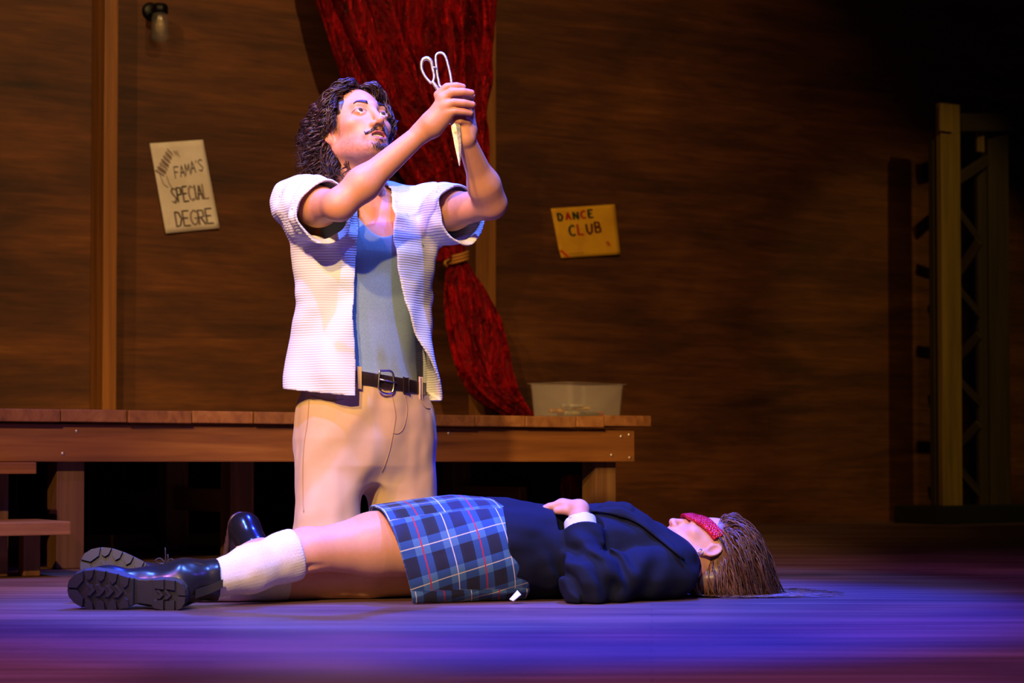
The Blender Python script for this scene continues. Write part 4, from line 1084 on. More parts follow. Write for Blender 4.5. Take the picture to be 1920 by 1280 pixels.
def opening(P):
    q = tl(P); x, y, z = q.T; a = np.degrees(np.arctan2(x, y)); r = np.hypot(x, y)
    aR = np.interp(z, [.50, .60, .72, .84, .93, 1.0, 1.05], [31, 32, 35, 33, 30, 33, 40])
    aL = np.interp(z, [.50, .58, .64, .70, .755, .83, .92, 1.0, 1.05], [-72, -52, -40, -29, -21, -12, -7, -16, -38])
    return np.radians(np.maximum(a - aR, aL - a)) * np.maximum(r, .02)
shirt = S(.002, shirt, FN(opening), HS(TT(0, 0, .512) , UP - .06 * MR + .08 * MF), HS(RS + dR * .172, -dR) if False else FN(lambda P: np.maximum(-((P - RS) @ dR - .180), nrm((P - RS) - np.outer((P - RS) @ dR, dR)) - .128)),
          FN(lambda P: np.maximum(-((P - LS) @ dL - .180), nrm((P - LS) - np.outer((P - LS) @ dL, dL)) - .128)), RC(TT(0, -.02, 1.03), hl(0, -.03, -.08), .070, .068))
shirto = sdf_obj('open_shirt', shirt, .0034, SHIRTM, man, V(-.78, 4.83, .47), V(.02, 5.46, 1.14), slack=1.8)
# turned collar
T = Tubes()
def collar(side):
    th = np.radians(np.linspace(12 if side > 0 else -8, 178, 26) if side > 0 else np.linspace(-8, -178, 26)); vs = []
    for j, (rr, dz) in enumerate(((.080, .012), (.088, .020), (.099, .012), (.112, -.012), (.118, -.030))):
        for a in th:
            fr = max(0, math.cos(a)); x = rr * math.sin(a); y = rr * math.cos(a) * .86 - .02
            vs.append(TT(x, y + .012 * fr, 1.045 + dz - .045 * fr - .05 * fr * fr + (.006 if j < 3 else 0)))
    n = len(th); fs = [(j * n + i, j * n + i + 1, (j + 1) * n + i + 1, (j + 1) * n + i) for j in range(4) for i in range(n - 1)]
    o = mesh_obj('collar', vs, fs, SHIRTM, None, True); md = o.modifiers.new('thickness', 'SOLIDIFY'); md.thickness = .004; md.offset = 1
    adopt(o, man)
collar(1); collar(-1)
# trousers
TRM = cloth_mat('beige_cotton_twill', hexlin('#c6a57c'), .85, 1400, .2, .1, .1)
RHIP = W(624, 800, 5.17); LHIP = W(742, 800, 5.24); RK = W(607, 1082, 5.07); LK = W(768, 1066, 5.23)
RK[2] = max(RK[2], .07); LK[2] = max(LK[2], .075)
BK = V(-.46, .888, 0); BK = -MF * .86 + V(-.10, .06, 0); BK /= np.linalg.norm(BK)
RA = RK + BK * .40; RA[2] = .075; LA = LK + BK * .40; LA[2] = .075
BELTZ = lambda P: .556 - .15 * (P[:, 0] - AX[0])
tro = U(.05, LOFT(TT(0, .0, 0), TAX, [(.285, .11, .090), (.33, .150, .118), (.40, .176, .130), (.48, .172, .126, 0, .004), (.56, .156, .113, 0, .006), (.62, .152, .110, 0, .006)]),
        RC(RHIP, RK, .098, .078), RC(LHIP, LK, .100, .082), RC(TT(.07, .055, .44), TT(-.02, .07, .36), .05, .04))
tro = U(.03, tro, RC(RK, RA, .076, .060), RC(LK, LA, .080, .060))
def vgap(px, py, r): a = W(px, py, 4.95); return RC(a, a + MF * -.5 + V(0.03, 0, 0), r, r)
def tro_folds(P):
    q = tl(P); x, y, z = q.T
    f = .015 * vnoise(P @ np.array([[.8, 0, .6], [0, 1, 0], [-.6, 0, .8]]), (.045, .08, .15), 12) + .007 * vnoise(P, (.03, .03, .09), 15)
    kn = np.exp(-((z - .1) / .08) ** 2); f = f + .0025 * kn * np.sin(z * 110 + 30 * x + 6 * vnoise(P, .1, 2))
    return f
tro = DISP(tro, tro_folds, .02)
tro = S(.003, tro, FN(lambda P: BELTZ(P) + .017 - P[:, 2]), HS(V(0, 0, .002), V(0, 0, 1)))
troo = sdf_obj('trousers', tro, .0042, TRM, man, V(-1.02, 4.92, -.01), V(-.10, 5.82, .66))
# belt, loops, buckle
LEATH = plain('dark_brown_belt_leather', hexlin('#241712'), .38, 0, (300, .2, .001)); STEEL = plain('buckle_steel', (.72, .68, .62), .25, 1.0)
def hip_pt(a, off, dz):
    z = .556; A = np.interp(z, [.48, .56, .62], [.172, .156, .152]); B_ = np.interp(z, [.48, .56, .62], [.126, .113, .110])
    p = TT((A + off) * math.sin(a), (B_ + off) * math.cos(a) + .006, 0); p[2] = .556 - .15 * (p[0] - AX[0]) + dz; return p
def strip(name, a0, a1, z0, z1, o0, o1, mat, parent, n=90):
    th = np.linspace(a0, a1, n); vs = []
    for (off, dz) in ((o0, z0), (o1, z0), (o1, z1), (o0, z1)): vs += [hip_pt(a, off, dz) for a in th]
    fs = []
    for j in range(4):
        k = (j + 1) % 4; fs += [(j * n + i, k * n + i, k * n + i + 1, j * n + i + 1) for i in range(n - 1)]
    fs += [(0, n, 2 * n, 3 * n), (n - 1, 4 * n - 1, 3 * n - 1, 2 * n - 1)]
    o = mesh_obj(name, vs, fs, mat, None, True); bv = o.modifiers.new('soft_edges', 'BEVEL'); bv.width = .0012; bv.segments = 2; bv.limit_method = 'ANGLE'
    return adopt(o, parent)
belt = strip('belt', -math.pi, math.pi, -.0165, .0165, .004, .010, LEATH, man, 140)
strip('belt_end', math.radians(-62), math.radians(2), -.0165, .0150, .0105, .0145, LEATH, belt)
strip('keeper_loop', math.radians(-24), math.radians(-18), -.020, .019, .0148, .018, LEATH, belt, 8)
for a in (24, -43, 95, -105, 150, -150): strip('belt_loop', math.radians(a - 2.2), math.radians(a + 2.2), -.030, .027, .0105 if a != -43 else .0148, .0175, TRM, troo, 6)
bc_ = [hip_pt(math.radians(a), .017, dz) for a, dz in ((6, .025), (-6, .025), (-6, -.025), (6, -.025))]
T = Tubes(); T.add(spline(bc_ + [bc_[0]], 33)[:-1], .0031, 8, True)
T.add([hip_pt(math.radians(6), .018, .003), hip_pt(math.radians(-9), .021, .001)], .0022, 7); adopt(T.build('buckle', STEEL), belt)
tb_ = bvh_of(troo)
STI = plain('tan_seam_thread', hexlin('#a4855f'), .8)
seam(tb_, [(734, 735), (741, 775), (739, 800), (731, 840), (722, 870), (716, 884)], .0012, 'fly_seam', STI, man)
seam(tb_, [(759, 738), (763, 770), (757, 800), (747, 812), (735, 812)], .0010, 'fly_stitch', STI, man)
seam(tb_, [(787, 738), (789, 752), (797, 764), (806, 766)], .0013, 'pocket_seam', STI, man)
seam(tb_, [(584, 742), (600, 748), (622, 752), (645, 748)], .0013, 'pocket_seam', STI, man)
seam(tb_, [(580, 745), (577, 790), (570, 840), (568, 900), (570, 960)], .0013, 'side_seam', STI, man)
# shoes with tucked toes
def shoe(ank, name):
    f = -BK; up_ = UP; toe = ank + BK * .085; 
    heel = ank + BK * .06 + UP * .085; ball = ank + BK * .10; ball[2] = .035; tip = ball - BK * .05; tip[2] = .03
    sd = np.cross(BK, UP)
    up2 = U(.03, RC(ank + UP * .03, heel, .046, .036), RC(heel, ball, .038, .036), RC(ball, tip, .036, .028))
    o = sdf_obj(name, S(.004, up2, HS(V(0, 0, .004), UP)), .004, plain('glossy_black_leather', (.008, .008, .010), .2), man)
    sole = S(.003, U(.012, RC(heel + BK * .036 + UP * .012, ball + BK * .036, .034, .040, BK, .30), RC(ball + BK * .032, tip - UP * .02, .038, .03, UP, .3)), HS(V(0, 0, .002), UP))
    adopt(sdf_obj('shoe_sole', sole, .004, plain('brown_shoe_welt', hexlin('#3a2420'), .45)), o) if False else sdf_obj('shoe_sole', sole, .004, plain('brown_shoe_welt', hexlin('#3a2420'), .45), o)
shoe(RA, 'shoe'); shoe(LA, 'shoe')
# ------------------------------------------------------------------ scissors held in the hands
def scissors():
    root = empty('scissors', W(861, 310, 4.875), 'large old steel scissors held point down in both raised hands', 'scissors')
    m = NT('worn_cast_steel'); n = m.noise(m.coords('Object'), 120, 4); m.color(m.ramp(n, [(.35, (.42, .38, .34)), (.65, (.78, .74, .68))])); m.set(Metallic=.75, Roughness=.42); m.bump(n, .3, .002); ST = m.m
    D = 4.872
    T = Tubes(); lp = [(808, 156), (797, 143), (790.5, 128), (792, 114), (800, 109.5), (808, 115), (811, 128), (814, 143), (812, 152)]
    P = spline([W(x, y, D - .004) for x, y in lp] + [W(808, 156, D - .004)], 60)[:-1]
    rr = .0032 + .0022 * np.exp(-((np.arange(len(P)) - 26) / 10.0) ** 2); T.add(P, rr, 10, True)
    T.add(spline([W(810, 152, D - .004), W(817, 162, D - .003), W(832, 185, D), W(846, 212, D)], 16), np.linspace(.0042, .006, 16), 10)
    T.add([W(810, 126, D - .004), W(818, 127, D - .004)], [.0036, .002], 8)
    adopt(T.build('thumb_handle', ST), root)
    T = Tubes(); lp = [(824, 160), (820, 140), (817, 110), (820, 101), (828, 99.5), (835, 106), (841, 125), (846, 150), (845, 165), (834, 170)]
    P = spline([W(x, y, D + .004) for x, y in lp] + [W(824, 160, D + .004)], 60)[:-1]; T.add(P, .0033, 10, True)
    T.add(spline([W(834, 168, D + .004), W(842, 190, D + .003), W(850, 212, D)], 12), np.linspace(.0045, .0065, 12), 10)
    adopt(T.build('finger_handle', ST), root)
    for k, off in ((0, -.0016), (1, .0016)):
        a = [W(843, 205, D), W(846, 238, D - .004), W(853, 275, D - .004), W(860.5, 311, D - .004)]; b = [W(858, 205, D), W(863, 238, D - .004), W(865, 270, D - .004), W(862.5, 311, D - .004)]
        vs = []; n = 4
        for q, (x, y) in enumerate(zip(a, b)):
            rid = (x * .45 + y * .55); yv = V(0, 1, 0)
            vs += [x + yv * off, rid + yv * (off + (-.0035 if k == 0 else .0035) * (1 - q * .28)), y + yv * off, (x + y) / 2 + yv * off * .2]
        fs = [(i * 4 + j, i * 4 + (j + 1) % 4, (i + 1) * 4 + (j + 1) % 4, (i + 1) * 4 + j) for i in range(n - 1) for j in range(4)] + [(0, 1, 2, 3), (15, 14, 13, 12)]
        adopt(mesh_obj('blade', vs, fs, ST), root)
    v, f = lathe_data([(.0001, .003), (.005, .0026), (.006, 0), (.006, -.008)], 14); o = mesh_obj('pivot_screw', v, f, ST, None, True); o.matrix_world = frame_mat(W(850, 208, D - .008), (1, 0, 0), (0, -1, 0)); adopt(o, root)
scissors()
# ------------------------------------------------------------------ the person lying on the floor
lady = empty('person', (-.1, 4.95, 0), 'person lying on the back in tartan skirt, navy blazer, cream socks and red mask', 'person')
BA = math.radians(14); BU = V(math.cos(BA), math.sin(BA), 0); BL = V(math.sin(BA), -math.cos(BA), 0)     # towards the head, towards the camera
BO = W(845, 1040, 4.98); BO[2] = 0
BAX = np.array([BL, UP, BU])
bl = lambda P: (P - BO) @ BAX.T
def fl_(p, r): p = np.array(p); p[2] = max(p[2], r); return p
WS = hexlin('#d49c7e')
WR_ = np.array([[-0.194, 0.928, -0.319], [-0.471, 0.197, 0.860], [0.861, 0.317, 0.399]])
WR_[0] = np.cross(WR_[1] / np.linalg.norm(WR_[1]), WR_[2]); WR_ /= np.linalg.norm(WR_, axis=1)[:, None]; WR_[2] = np.cross(WR_[0], WR_[1])
WSC = .96
WO = V(.494, 5.08, .1085)
wl_ = lambda x, y, z: WO + WSC * (V(x, y, z) @ WR_)
# legs
Lp = [W(890, 1012, 4.97), W(700, 1021, 4.90), W(592, 1030, 4.84), W(535, 1044, 4.81), W(470, 1066, 4.755), W(398, 1088, 4.69)]; Lr = [.100, .078, .050, .0535, .051, .036]
Rr = [.092, .060, .047, .048, .045, .034]; Rp = [fl_(p, r) for p, r in zip([W(890, 1080, 5.10), W(690, 1086, 4.99), W(556, 1092, 4.935), W(500, 1096, 4.90), W(450, 1100, 4.88), W(385, 1100, 4.86)], Rr)]
lleg = U(.02, *[RC(Lp[i], Lp[i + 1], Lr[i], Lr[i + 1]) for i in range(5)], EL(W(568, 1012, 4.845), V(.035, .03, .03)))
rleg = U(.02, *[RC(Rp[i], Rp[i + 1], Rr[i], Rr[i + 1]) for i in range(5)])
lleg = S(.012, lleg, RC(W(578, 1063, 4.79), W(622, 1064, 4.80), .006, .003))
# arm and hand on the belly
LSH = W(1258, 1066, 4.96); LEL = W(1106, 1090, 4.83); LWR = W(1086, 972, 4.93)
hand = U(.012, RC(LWR, W(1086, 953, 4.945), .024, .023), RC(W(1086, 953, 4.945), W(1056, 945, 4.97), .022, .019, UP, .8), RC(W(1082, 955, 4.96), W(1058, 948, 5.005), .02, .017, UP, .8))
fg = []
for q, (dy, L_) in enumerate(((-.022, .92), (-.004, 1.05), (.014, 1.0), (.031, .88))):
    b0 = W(1054, 946, 4.975) + V(.0, dy + .010, -.001 * q); b1 = b0 + V(-.030 * L_, .004, -.004); b2 = b1 + V(-.020 * L_, .003, -.011); b3 = b2 + V(-.014 * L_, .002, -.013)
    fg.append(chain([b0, b1, b2, b3], [.0112, .0102, .0095, .0080]))
th = chain([W(1078, 960, 4.945), W(1060, 957, 4.945), W(1044, 958, 4.955)], [.013, .0110, .0085])
hand = U(.008, hand, U(.0015, *fg), th)
RSH = fl_(BO + BU * .55 - BL * .17 + UP * .10, .05); REL = BO + BU * .33 - BL * .27 + UP * .06; RWR = BO + BU * .16 - BL * .24 + UP * .05
rhnd = U(.009, RC(RWR, RWR - BU * .07, .022, .024, UP, .6), *[chain([RWR - BU * .07 + BL * o, RWR - BU * (.115) + BL * o * 1.2, RWR - BU * .145 + BL * o * 1.2 - UP * .012], [.010, .009, .0075]) for o in (-.03, -.01, .01, .03)], chain([RWR - BU * .03 + BL * .02, RWR - BU * .06 + BL * .045, RWR - BU * .085 + BL * .045], [.012, .010, .008]))
wneck = U(.02, RC(BO + BU * .55 + UP * .095, wl_(0, -.02, -.05), .058, .050), RC(BO + BU * .60 + BL * .02 + UP * .10, wl_(-.02, -.01, -.06), .05, .04))
wtors = LOFT(BO, BAX, [(-.02, .15, .10, 0, .105), (.15, .135, .095, 0, .10), (.30, .13, .09, 0, .095), (.45, .145, .095, 0, .105), (.55, .14, .075, 0, .10), (.62, .09, .05, 0, .095)])
arms = U(.02, RC(LSH, LEL, .045, .040), RC(LEL, LWR, .040, .025), RC(RSH, REL, .045, .04), RC(REL, RWR, .04, .024))
ladybody = U(.006, U(.02, U(.03, wtors, U(.004, lleg, rleg)), wneck, arms), hand, rhnd)
ladybody = U(.018, ladybody, XF(head_node(True, False), WO, WR_, WSC))
ladybody = S(.002, ladybody, HS(V(0, 0, .001), UP))
def lady_col(v):
    L = (v - WO) @ WR_.T / WSC; c = head_color(L, WS, hexlin('#b8686a'), 0, .5); far = np.linalg.norm(L, axis=1) > .17; c[far] = WS
    for q, r in ((Lp[2], .06), (Rp[2], .05), (LWR, .04)):
        m = np.exp(-(np.linalg.norm(v - q, axis=1) / r) ** 2)[:, None] * .3; c = c * (1 - m) + np.array(WS) * V(1.0, .74, .66) * m
    return c
lo_b = V(-.82, 4.58, -.01); hi_b = V(.68, 5.40, .32)
sdf_obj('body', ladybody, .0027, SKM, lady, lo_b, hi_b, lady_col)
# socks
def sock_mat():
    m = NT('cream_ribbed_sock_knit'); v = m.coords('Object'); n = m.noise(v, 500, 2); m.color(m.ramp(n, [(.3, hexlin('#cfc4b2')), (.7, hexlin('#e6ddcd'))])); m.set(Roughness=.95, Sheen_Weight=.15); m.bump(n, .5, .0015); return m.m
SOCKM = sock_mat()
def sock(pts, rad, cut, name='sock'):
    d = (pts[1] - pts[0]); d /= np.linalg.norm(d)
    n = U(.02, *[RC(pts[i], pts[i + 1], rad[i] + .005, rad[i + 1] + .005) for i in range(len(pts) - 1)])
    def rib(P):
        t = (P - cut) @ d; r = P - cut; r = r - np.outer(t, d); a = np.arctan2(r @ UP, r @ np.cross(d, UP))
        cuff = np.exp(-((t - .012) / .016) ** 2) * (t < .03)
        return -.0018 * cuff + .0009 * np.sin(a * 46) * np.clip(1 - t / .05, .15, 1) + .003 * vnoise(P, .03, 4)
    n = S(.004, DISP(n, rib, .004), HS(cut, d), HS(V(0, 0, .0012), UP))
    return sdf_obj(name, n, .0028, SOCKM, lady)
sock([Lp[2], Lp[3], Lp[4], Lp[5]], [.050, .0535, .051, .037], W(560, 1038, 4.815))
sock([Rp[2], Rp[3], Rp[4], Rp[5]], [.046, .048, .045, .034], fl_(W(527, 1095, 4.945), .04))
# skirt
def tartan():
    m = NT('blue_tartan_cloth'); a = attr_color(m, 'plaid'); sp = m.n('ShaderNodeSeparateXYZ'); m.l(a.outputs['Vector'], sp.inputs[0])
    def band(x, per, c0, hw):
        f = m.math('FRACT', m.math('ADD', m.math('DIVIDE', x, per), .5 - c0 / per + 40.0)); return m.math('LESS_THAN', m.math('MULTIPLY', m.math('ABSOLUTE', m.math('SUBTRACT', f, .5)), per), hw)
    u, v = sp.outputs[0], sp.outputs[1]; P = .144
    navy = hexlin('#10172c'); blue = hexlin('#204878'); lite = hexlin('#437092')
    bu, bv = band(u, P / 2, 0, .019), band(v, P / 2, 0, .017)
    s = m.math('ADD', m.math('MULTIPLY', bu, .5), m.math('MULTIPLY', bv, .5))
    c = m.ramp(s, [(0.0, navy), (.5, blue), (1.0, lite)])
    dk = m.math('MULTIPLY', band(u, P / 2, P / 4, .010), m.math('SUBTRACT', 1.0, bv)); c = m.mix(m.math('MULTIPLY', dk, .5), c, hexlin('#0c0f18'))
    c = m.mix(band(v, P / 2, 0, .0010), c, hexlin('#c8be98')); c = m.mix(band(u, P, 0, .0012), c, hexlin('#d0c8b8')); c = m.mix(band(u, P, P / 2, .0016), c, hexlin('#b81428'))
    n = m.noise(m.coords('Object'), 900, 2); m.color(m.mix(.25, c, m.ramp(n, [(.3, (.2, .2, .2)), (.7, (.8, .8, .8))]), 'OVERLAY')); m.set(Roughness=.8, Sheen_Weight=.1); m.bump(n, .25, .001); return m.m
sk = LOFT(BO, BAX, [(-.20, .185, .122, .015, .108), (-.10, .182, .127, .012, .116), (.0, .182, .130, .008, .122), (.08, .186, .128, 0, .121), (.16, .168, .118, 0, .115)], 2.35)
def pleat(P):
    q = bl(P); x, y, z = q.T; a = np.arctan2(x, y - .11); e = np.clip((a - (.92 - .9 * (z + .05))) / .05, 0, 1); e2 = np.clip((a - (2.0 + .4 * z)) / .06, 0, 1)
    f = -.005 * e - .004 * e2 + .010 * vnoise(np.stack([a * .15, 0 * a, z], 1), (.06, .06, .16), 21) * np.clip((.13 - z) / .1, .3, 1)
    low = np.clip((1.0 - y / .12), 0, 1); f = f - .014 * low * np.clip(-z / .15 + .3, 0, 1)
    return f
skn = SHELL(DISP(sk, pleat, .02), .006)
skn = S(.002, skn, FN(lambda P: (lambda q: q[:, 2] + .165 + .28 * (q[:, 1] - .12) - .03 * np.sin(q[:, 0] * 14) * 0)(bl(P)) * .95), HS(V(0, 0, .0015), UP))
def plaid_uv(v):
    q = bl(v); x, y, z = q.T; a = np.arctan2(x, y - .11); e = (a > .92 - .9 * (z + .05)) ; e2 = a > 2.0 + .4 * z
    u = z + .24 * (y - .12) + np.where(e, .016, 0) + np.where(e2, -.03, 0) + .004 * vnoise(v, .08, 3); w = a * .155 + np.where(e, .021, 0) + .20 * z * 0 + .005 * vnoise(v, .09, 6) + .22 * z
    return np.stack([u + .02, w, 0 * u], 1)
sdf_obj('skirt', skn, .0033, tartan(), lady, V(-.45, 4.65, -.01), V(.12, 5.30, .30), slack=1.6, attrs={'plaid': plaid_uv})
# blazer
BLZ = cloth_mat('navy_wool_blazer', (.0065, .0085, .022), .9, 1200, .2, .0, .15)
BLZ.node_tree.nodes['Principled BSDF'].inputs['Specular IOR Level'].default_value = .22
bz = U(.03, LOFT(BO, BAX, [(.085, .192, .130, 0, .124), (.15, .186, .128, 0, .122), (.25, .172, .116, 0, .113), (.37, .172, .112, 0, .113), (.45, .178, .112, 0, .111), (.52, .182, .098, 0, .099), (.58, .165, .074, 0, .082), (.625, .12, .05, 0, .075)], 2.2),
       EL(BO + BU * .415 - BL * .02 + UP * .160, V(.10, .066, .105), np.array([BL, UP, BU])), RC(fl_(BO + BU * .55 + UP * .085, .07), LSH, .075, .066), RC(BO + BU * .55 + UP * .085, RSH, .075, .062))
slv = U(.035, RC(LSH, LEL, .068, .060), RC(LEL, LEL + (LWR - LEL) * .78, .058, .044)); slr = U(.035, RC(RSH, REL, .062, .055), RC(REL, RWR, .055, .042))
cuffd = (LWR - LEL) / np.linalg.norm(LWR - LEL)
slv = U(.006, slv, RC(LEL + (LWR - LEL) * .52, LEL + (LWR - LEL) * .80, .0515, .0485))
bz = U(.012, bz, slv, slr)
def bz_folds(P):
    q = bl(P); x, y, z = q.T
    f = .015 * vnoise(P, (.14, .06, .045), 31) + .008 * vnoise(P, (.05, .05, .03), 33)
    r = np.linalg.norm(P - LEL, axis=1); a = P - LEL; f = f + .0085 * np.sin((a @ BU) * 95 + (a[:, 2]) * 60 + 4 * vnoise(P, .05, 5)) * np.exp(-((r - .06) / .055) ** 2)
    sh = P - W(1200, 1090, 4.85); f = f + .009 * np.sin(sh[:, 0] * 70 - sh[:, 2] * 40) * np.exp(-(nrm(sh) / .07) ** 2)
    return f
bz = DISP(bz, bz_folds, .02)
lapP = [W(1108, 962, 5.00), W(1140, 954, 4.985), W(1170, 956, 4.975), W(1205, 978, 4.965), W(1243, 1010, 4.955), W(1284, 1050, 4.95)]
nrmL = V(.2, -.75, .65)
bz = U(.006, bz, chain(lapP, [.012, .024, .026, .026, .024, .018], nrmL, .45))
creP = [p - V(.0, .012, .022) + V(-.004, 0, 0) for p in lapP]
bz = S(.002, bz, chain(creP[2:], [.003, .0045, .005, .004]))
bz = S(.004, bz, RC(W(1300, 1020, 5.1), wl_(0, 0, -.04), .057, .066), RC(W(1262, 985, 5.10), wl_(0, .06, -.09), .03, .05), FN(lambda P: (lambda q: q[:, 2] - .095 - .02 * np.sin(q[:, 0] * 9 + 1) + .10 * (q[:, 1] - .12))(bl(P))),
       HS(LEL + (LWR - LEL) * .80, -cuffd) if False else FN(lambda P: np.maximum(-((P - LEL) @ cuffd - .80 * np.linalg.norm(LWR - LEL)), nrm((P - LEL) - np.outer((P - LEL) @ cuffd, cuffd)) - .058)), RC(LWR - cuffd * .04, LWR + cuffd * .03, .034, .036), FN(lambda P: np.maximum(-((RWR - P) @ BU - 0.0) * 1.0, nrm(P - RWR) - .07)), HS(V(0, 0, .0015), UP))
blz = sdf_obj('blazer', bz, .0035, BLZ, lady, V(-.12, 4.66, -.01), V(.62, 5.42, .33))
bzb = bvh_of(blz)
up_ = spline([(1108, 958, 0), (1140, 953, 0), (1168, 954, 0), (1203, 974, 0), (1236, 1002, 0), (1262, 1024, 0)], 26); dn_ = spline([(1112, 962, 0), (1145, 966, 0), (1176, 973, 0), (1216, 1000, 0), (1250, 1028, 0), (1280, 1052, 0)], 26)
vs = []; ok_ = 0
for k in range(26):
    row = [on_surface(bzb, *(up_[k] * (1 - w) + dn_[k] * w)[:2], .0045 + .004 * w) for w in (0, .33, .66, 1)]
    if any(r is None for r in row): continue
    if vs and max(np.linalg.norm(a_ - b_) for a_, b_ in zip(row, vs[-4:])) > .05: continue
    vs += row; ok_ += 1
if ok_ > 3:
    o = mesh_obj('lapel', vs, [(i * 4 + j, i * 4 + j + 1, i * 4 + j + 5, i * 4 + j + 4) for i in range(ok_ - 1) for j in range(3)], BLZ, None, True); md = o.modifiers.new('thickness', 'SOLIDIFY'); md.thickness = .005; md.offset = 0; adopt(o, lady)
# white shirt cuff and shirt tail
WSH = cloth_mat('white_shirt_cotton', (.72, .70, .70), .8, 1200, .15, .05, .06)
cf_ = S(.001, SHELL(RC(LEL + (LWR - LEL) * .62, LWR + cuffd * .02, .038, .0375), .005), HS(LEL + (LWR - LEL) * .70, cuffd), HS(LWR - cuffd * .006, -cuffd))
cf_ = DISP(cf_, lambda P: .003 * vnoise(P, .02, 4), .004)
sdf_obj('shirt_cuff', cf_, .0022, WSH, lady)
p0 = W(955, 1123, 4.785); p1 = W(970, 1106, 4.795); p2 = W(977, 1114, 4.785); p3 = W(962, 1126, 4.775)
o = mesh_obj('shirt_tail', [fl_(p0, .004), p1, fl_(p2, .006), fl_(p3, .004)], [(0, 3, 1), (3, 2, 1)], WSH, None, False); md = o.modifiers.new('thickness', 'SOLIDIFY'); md.thickness = .003; adopt(o, lady)
# mask: a stiff sequinned red eye mask
def mask_mat():
    m = NT('red_sequins'); v = m.coords('Object'); vo = m.n('ShaderNodeTexVoronoi'); vo.inputs['Scale'].default_value = 260; m.l(v, vo.inputs['Vector'])
    m.color(m.ramp(vo.outputs['Distance'], [(.0, hexlin('#ff3a4a')), (.5, hexlin('#c80c1e'))])); m.set(Metallic=.35, Roughness=.28); m.bump(vo.outputs['Distance'], .8, .003); return m.m
MKM = mask_mat()
hw_ = head_node(True, False)
mk = I(.002, SHELL(OFF(U(.02, EL(V(0, -.014, .022), V(.075, .098, .088)), EL(V(0, .030, -.01), V(.066, .070, .06)), RC(V(0, .092, .0), V(0, .100, -.012), .014, .012)), .006), .009),
       FN(lambda P: np.maximum(np.maximum(np.abs(P[:, 2] - .004 - .016 * np.clip(np.abs(P[:, 0]) / .07, 0, 1.3) ** 1.5) - (.0165 - .004 * np.cos(P[:, 0] * 60)) , -(P[:, 1] - .012)), np.abs(P[:, 0]) - .082)))
mask = sdf_obj('mask', XF(mk, WO, WR_, WSC), .0018, MKM, lady)
T = Tubes(); T.add([wl_(-.079 * math.cos(t) , .020 - .118 * math.sin(t) * .9, .022 + .004 * math.sin(t)) for t in np.linspace(0, math.pi, 24)], .003, 6)
adopt(T.build('mask_strap', plain('dark_elastic', (.03, .012, .012), .7)), lady)
T = Tubes(); T.add([W(1317, 1037, 5.0), W(1316, 1041, 5.0)], .0028, 8); v_ = wl_(-.083, .0, -.046); T = Tubes()
T.add([v_ + .0065 * (math.cos(t) * WR_[1] + math.sin(t) * WR_[2]) for t in np.linspace(0, 6.283, 16, endpoint=False)], .0013, 6, True); adopt(T.build('earring', STEEL), lady)
# hair
LHM = hair_mat('light_brown_hair', hexlin('#3a2214'), hexlin('#8a5c38'))
wcap = S(.010, U(.02, EL(V(0, -.022, .032), V(.079, .098, .090)), EL(V(0, -.07, -.02), V(.065, .045, .07))), EL(V(0, .10, -.01), V(.078, .085, .088)), EL(V(0, .07, -.11), V(.09, .11, .09)), EL(V(-.085, .0, -.015), V(.022, .026, .034)), EL(V(.085, .0, -.015), V(.022, .026, .034)))
wcapn = S(.001, XF(DISP(wcap, lambda P: .005 * vnoise(P, .02, 3), .006), WO, WR_, WSC), HS(V(0, 0, .002), UP))
hv, hf = polygonize(wcapn, .004, wcapn.c - wcapn.r - .01, wcapn.c + wcapn.r + .01)
T = Tubes(); T.raw(hv, hf)
rg = np.random.default_rng(4); cnt = 0
while cnt < 1500:
    d = rg.normal(size=3); d /= np.linalg.norm(d); p = V(0, -.016, .032) + d * V(.076, .095, .088)
    if p[2] < -.045 or (p[1] > .03 and p[2] < .062) or (p[1] > .062): continue
    if abs(p[0]) > .05 and -.022 < p[1] and p[2] < .022: continue
    cnt += 1
    w = WO + WSC * (p @ WR_); dr = d @ WR_; N = 22; L = rg.uniform(.14, .30); st = L / N; pts = []
    fan = rg.normal() * .5; waves = rg.uniform(0, 6)
    for i in range(N + 1):
        pts.append(w.copy()); t = i / N
        g = V(.30 + .2 * fan * 0, .10 + .35 * fan * t, -1.0)
        if w[2] < .012: g = V(.75, .25 + .6 * fan, -.02)
        dr = dr * .66 + g / np.linalg.norm(g) * .34; dr /= np.linalg.norm(dr)
        w = w + dr * st + .0026 * V(math.sin(waves + i * .7), math.cos(waves + i * .55), 0)
        q = (w - WO) @ WR_.T / WSC; e = (q - V(0, -.016, .028)) / V(.079, .100, .092); k = nrm(e[None])[0]
        if k < 1.02: q = V(0, -.016, .028) + e / k * 1.02 * V(.079, .100, .092); w = WO + WSC * (q @ WR_)
        w[2] = max(w[2], .003 + .004 * rg.uniform())
    fi = np.linspace(0, 1, 30); P = np.stack([np.interp(fi, np.linspace(0, 1, N + 1), np.array(pts)[:, k]) for k in range(3)], 1)
    Lq = (P - WO) @ WR_.T / WSC
    if ((np.abs(Lq[:, 0]) > .05) & (Lq[:, 1] > -.03) & (Lq[:, 2] < .012) & (Lq[:, 2] > -.06)).any(): continue
    T.add(P, rg.uniform(.0006, .0020) * (1 - .8 * fi ** 2), 4)
adopt(T.build('hair', LHM), lady)
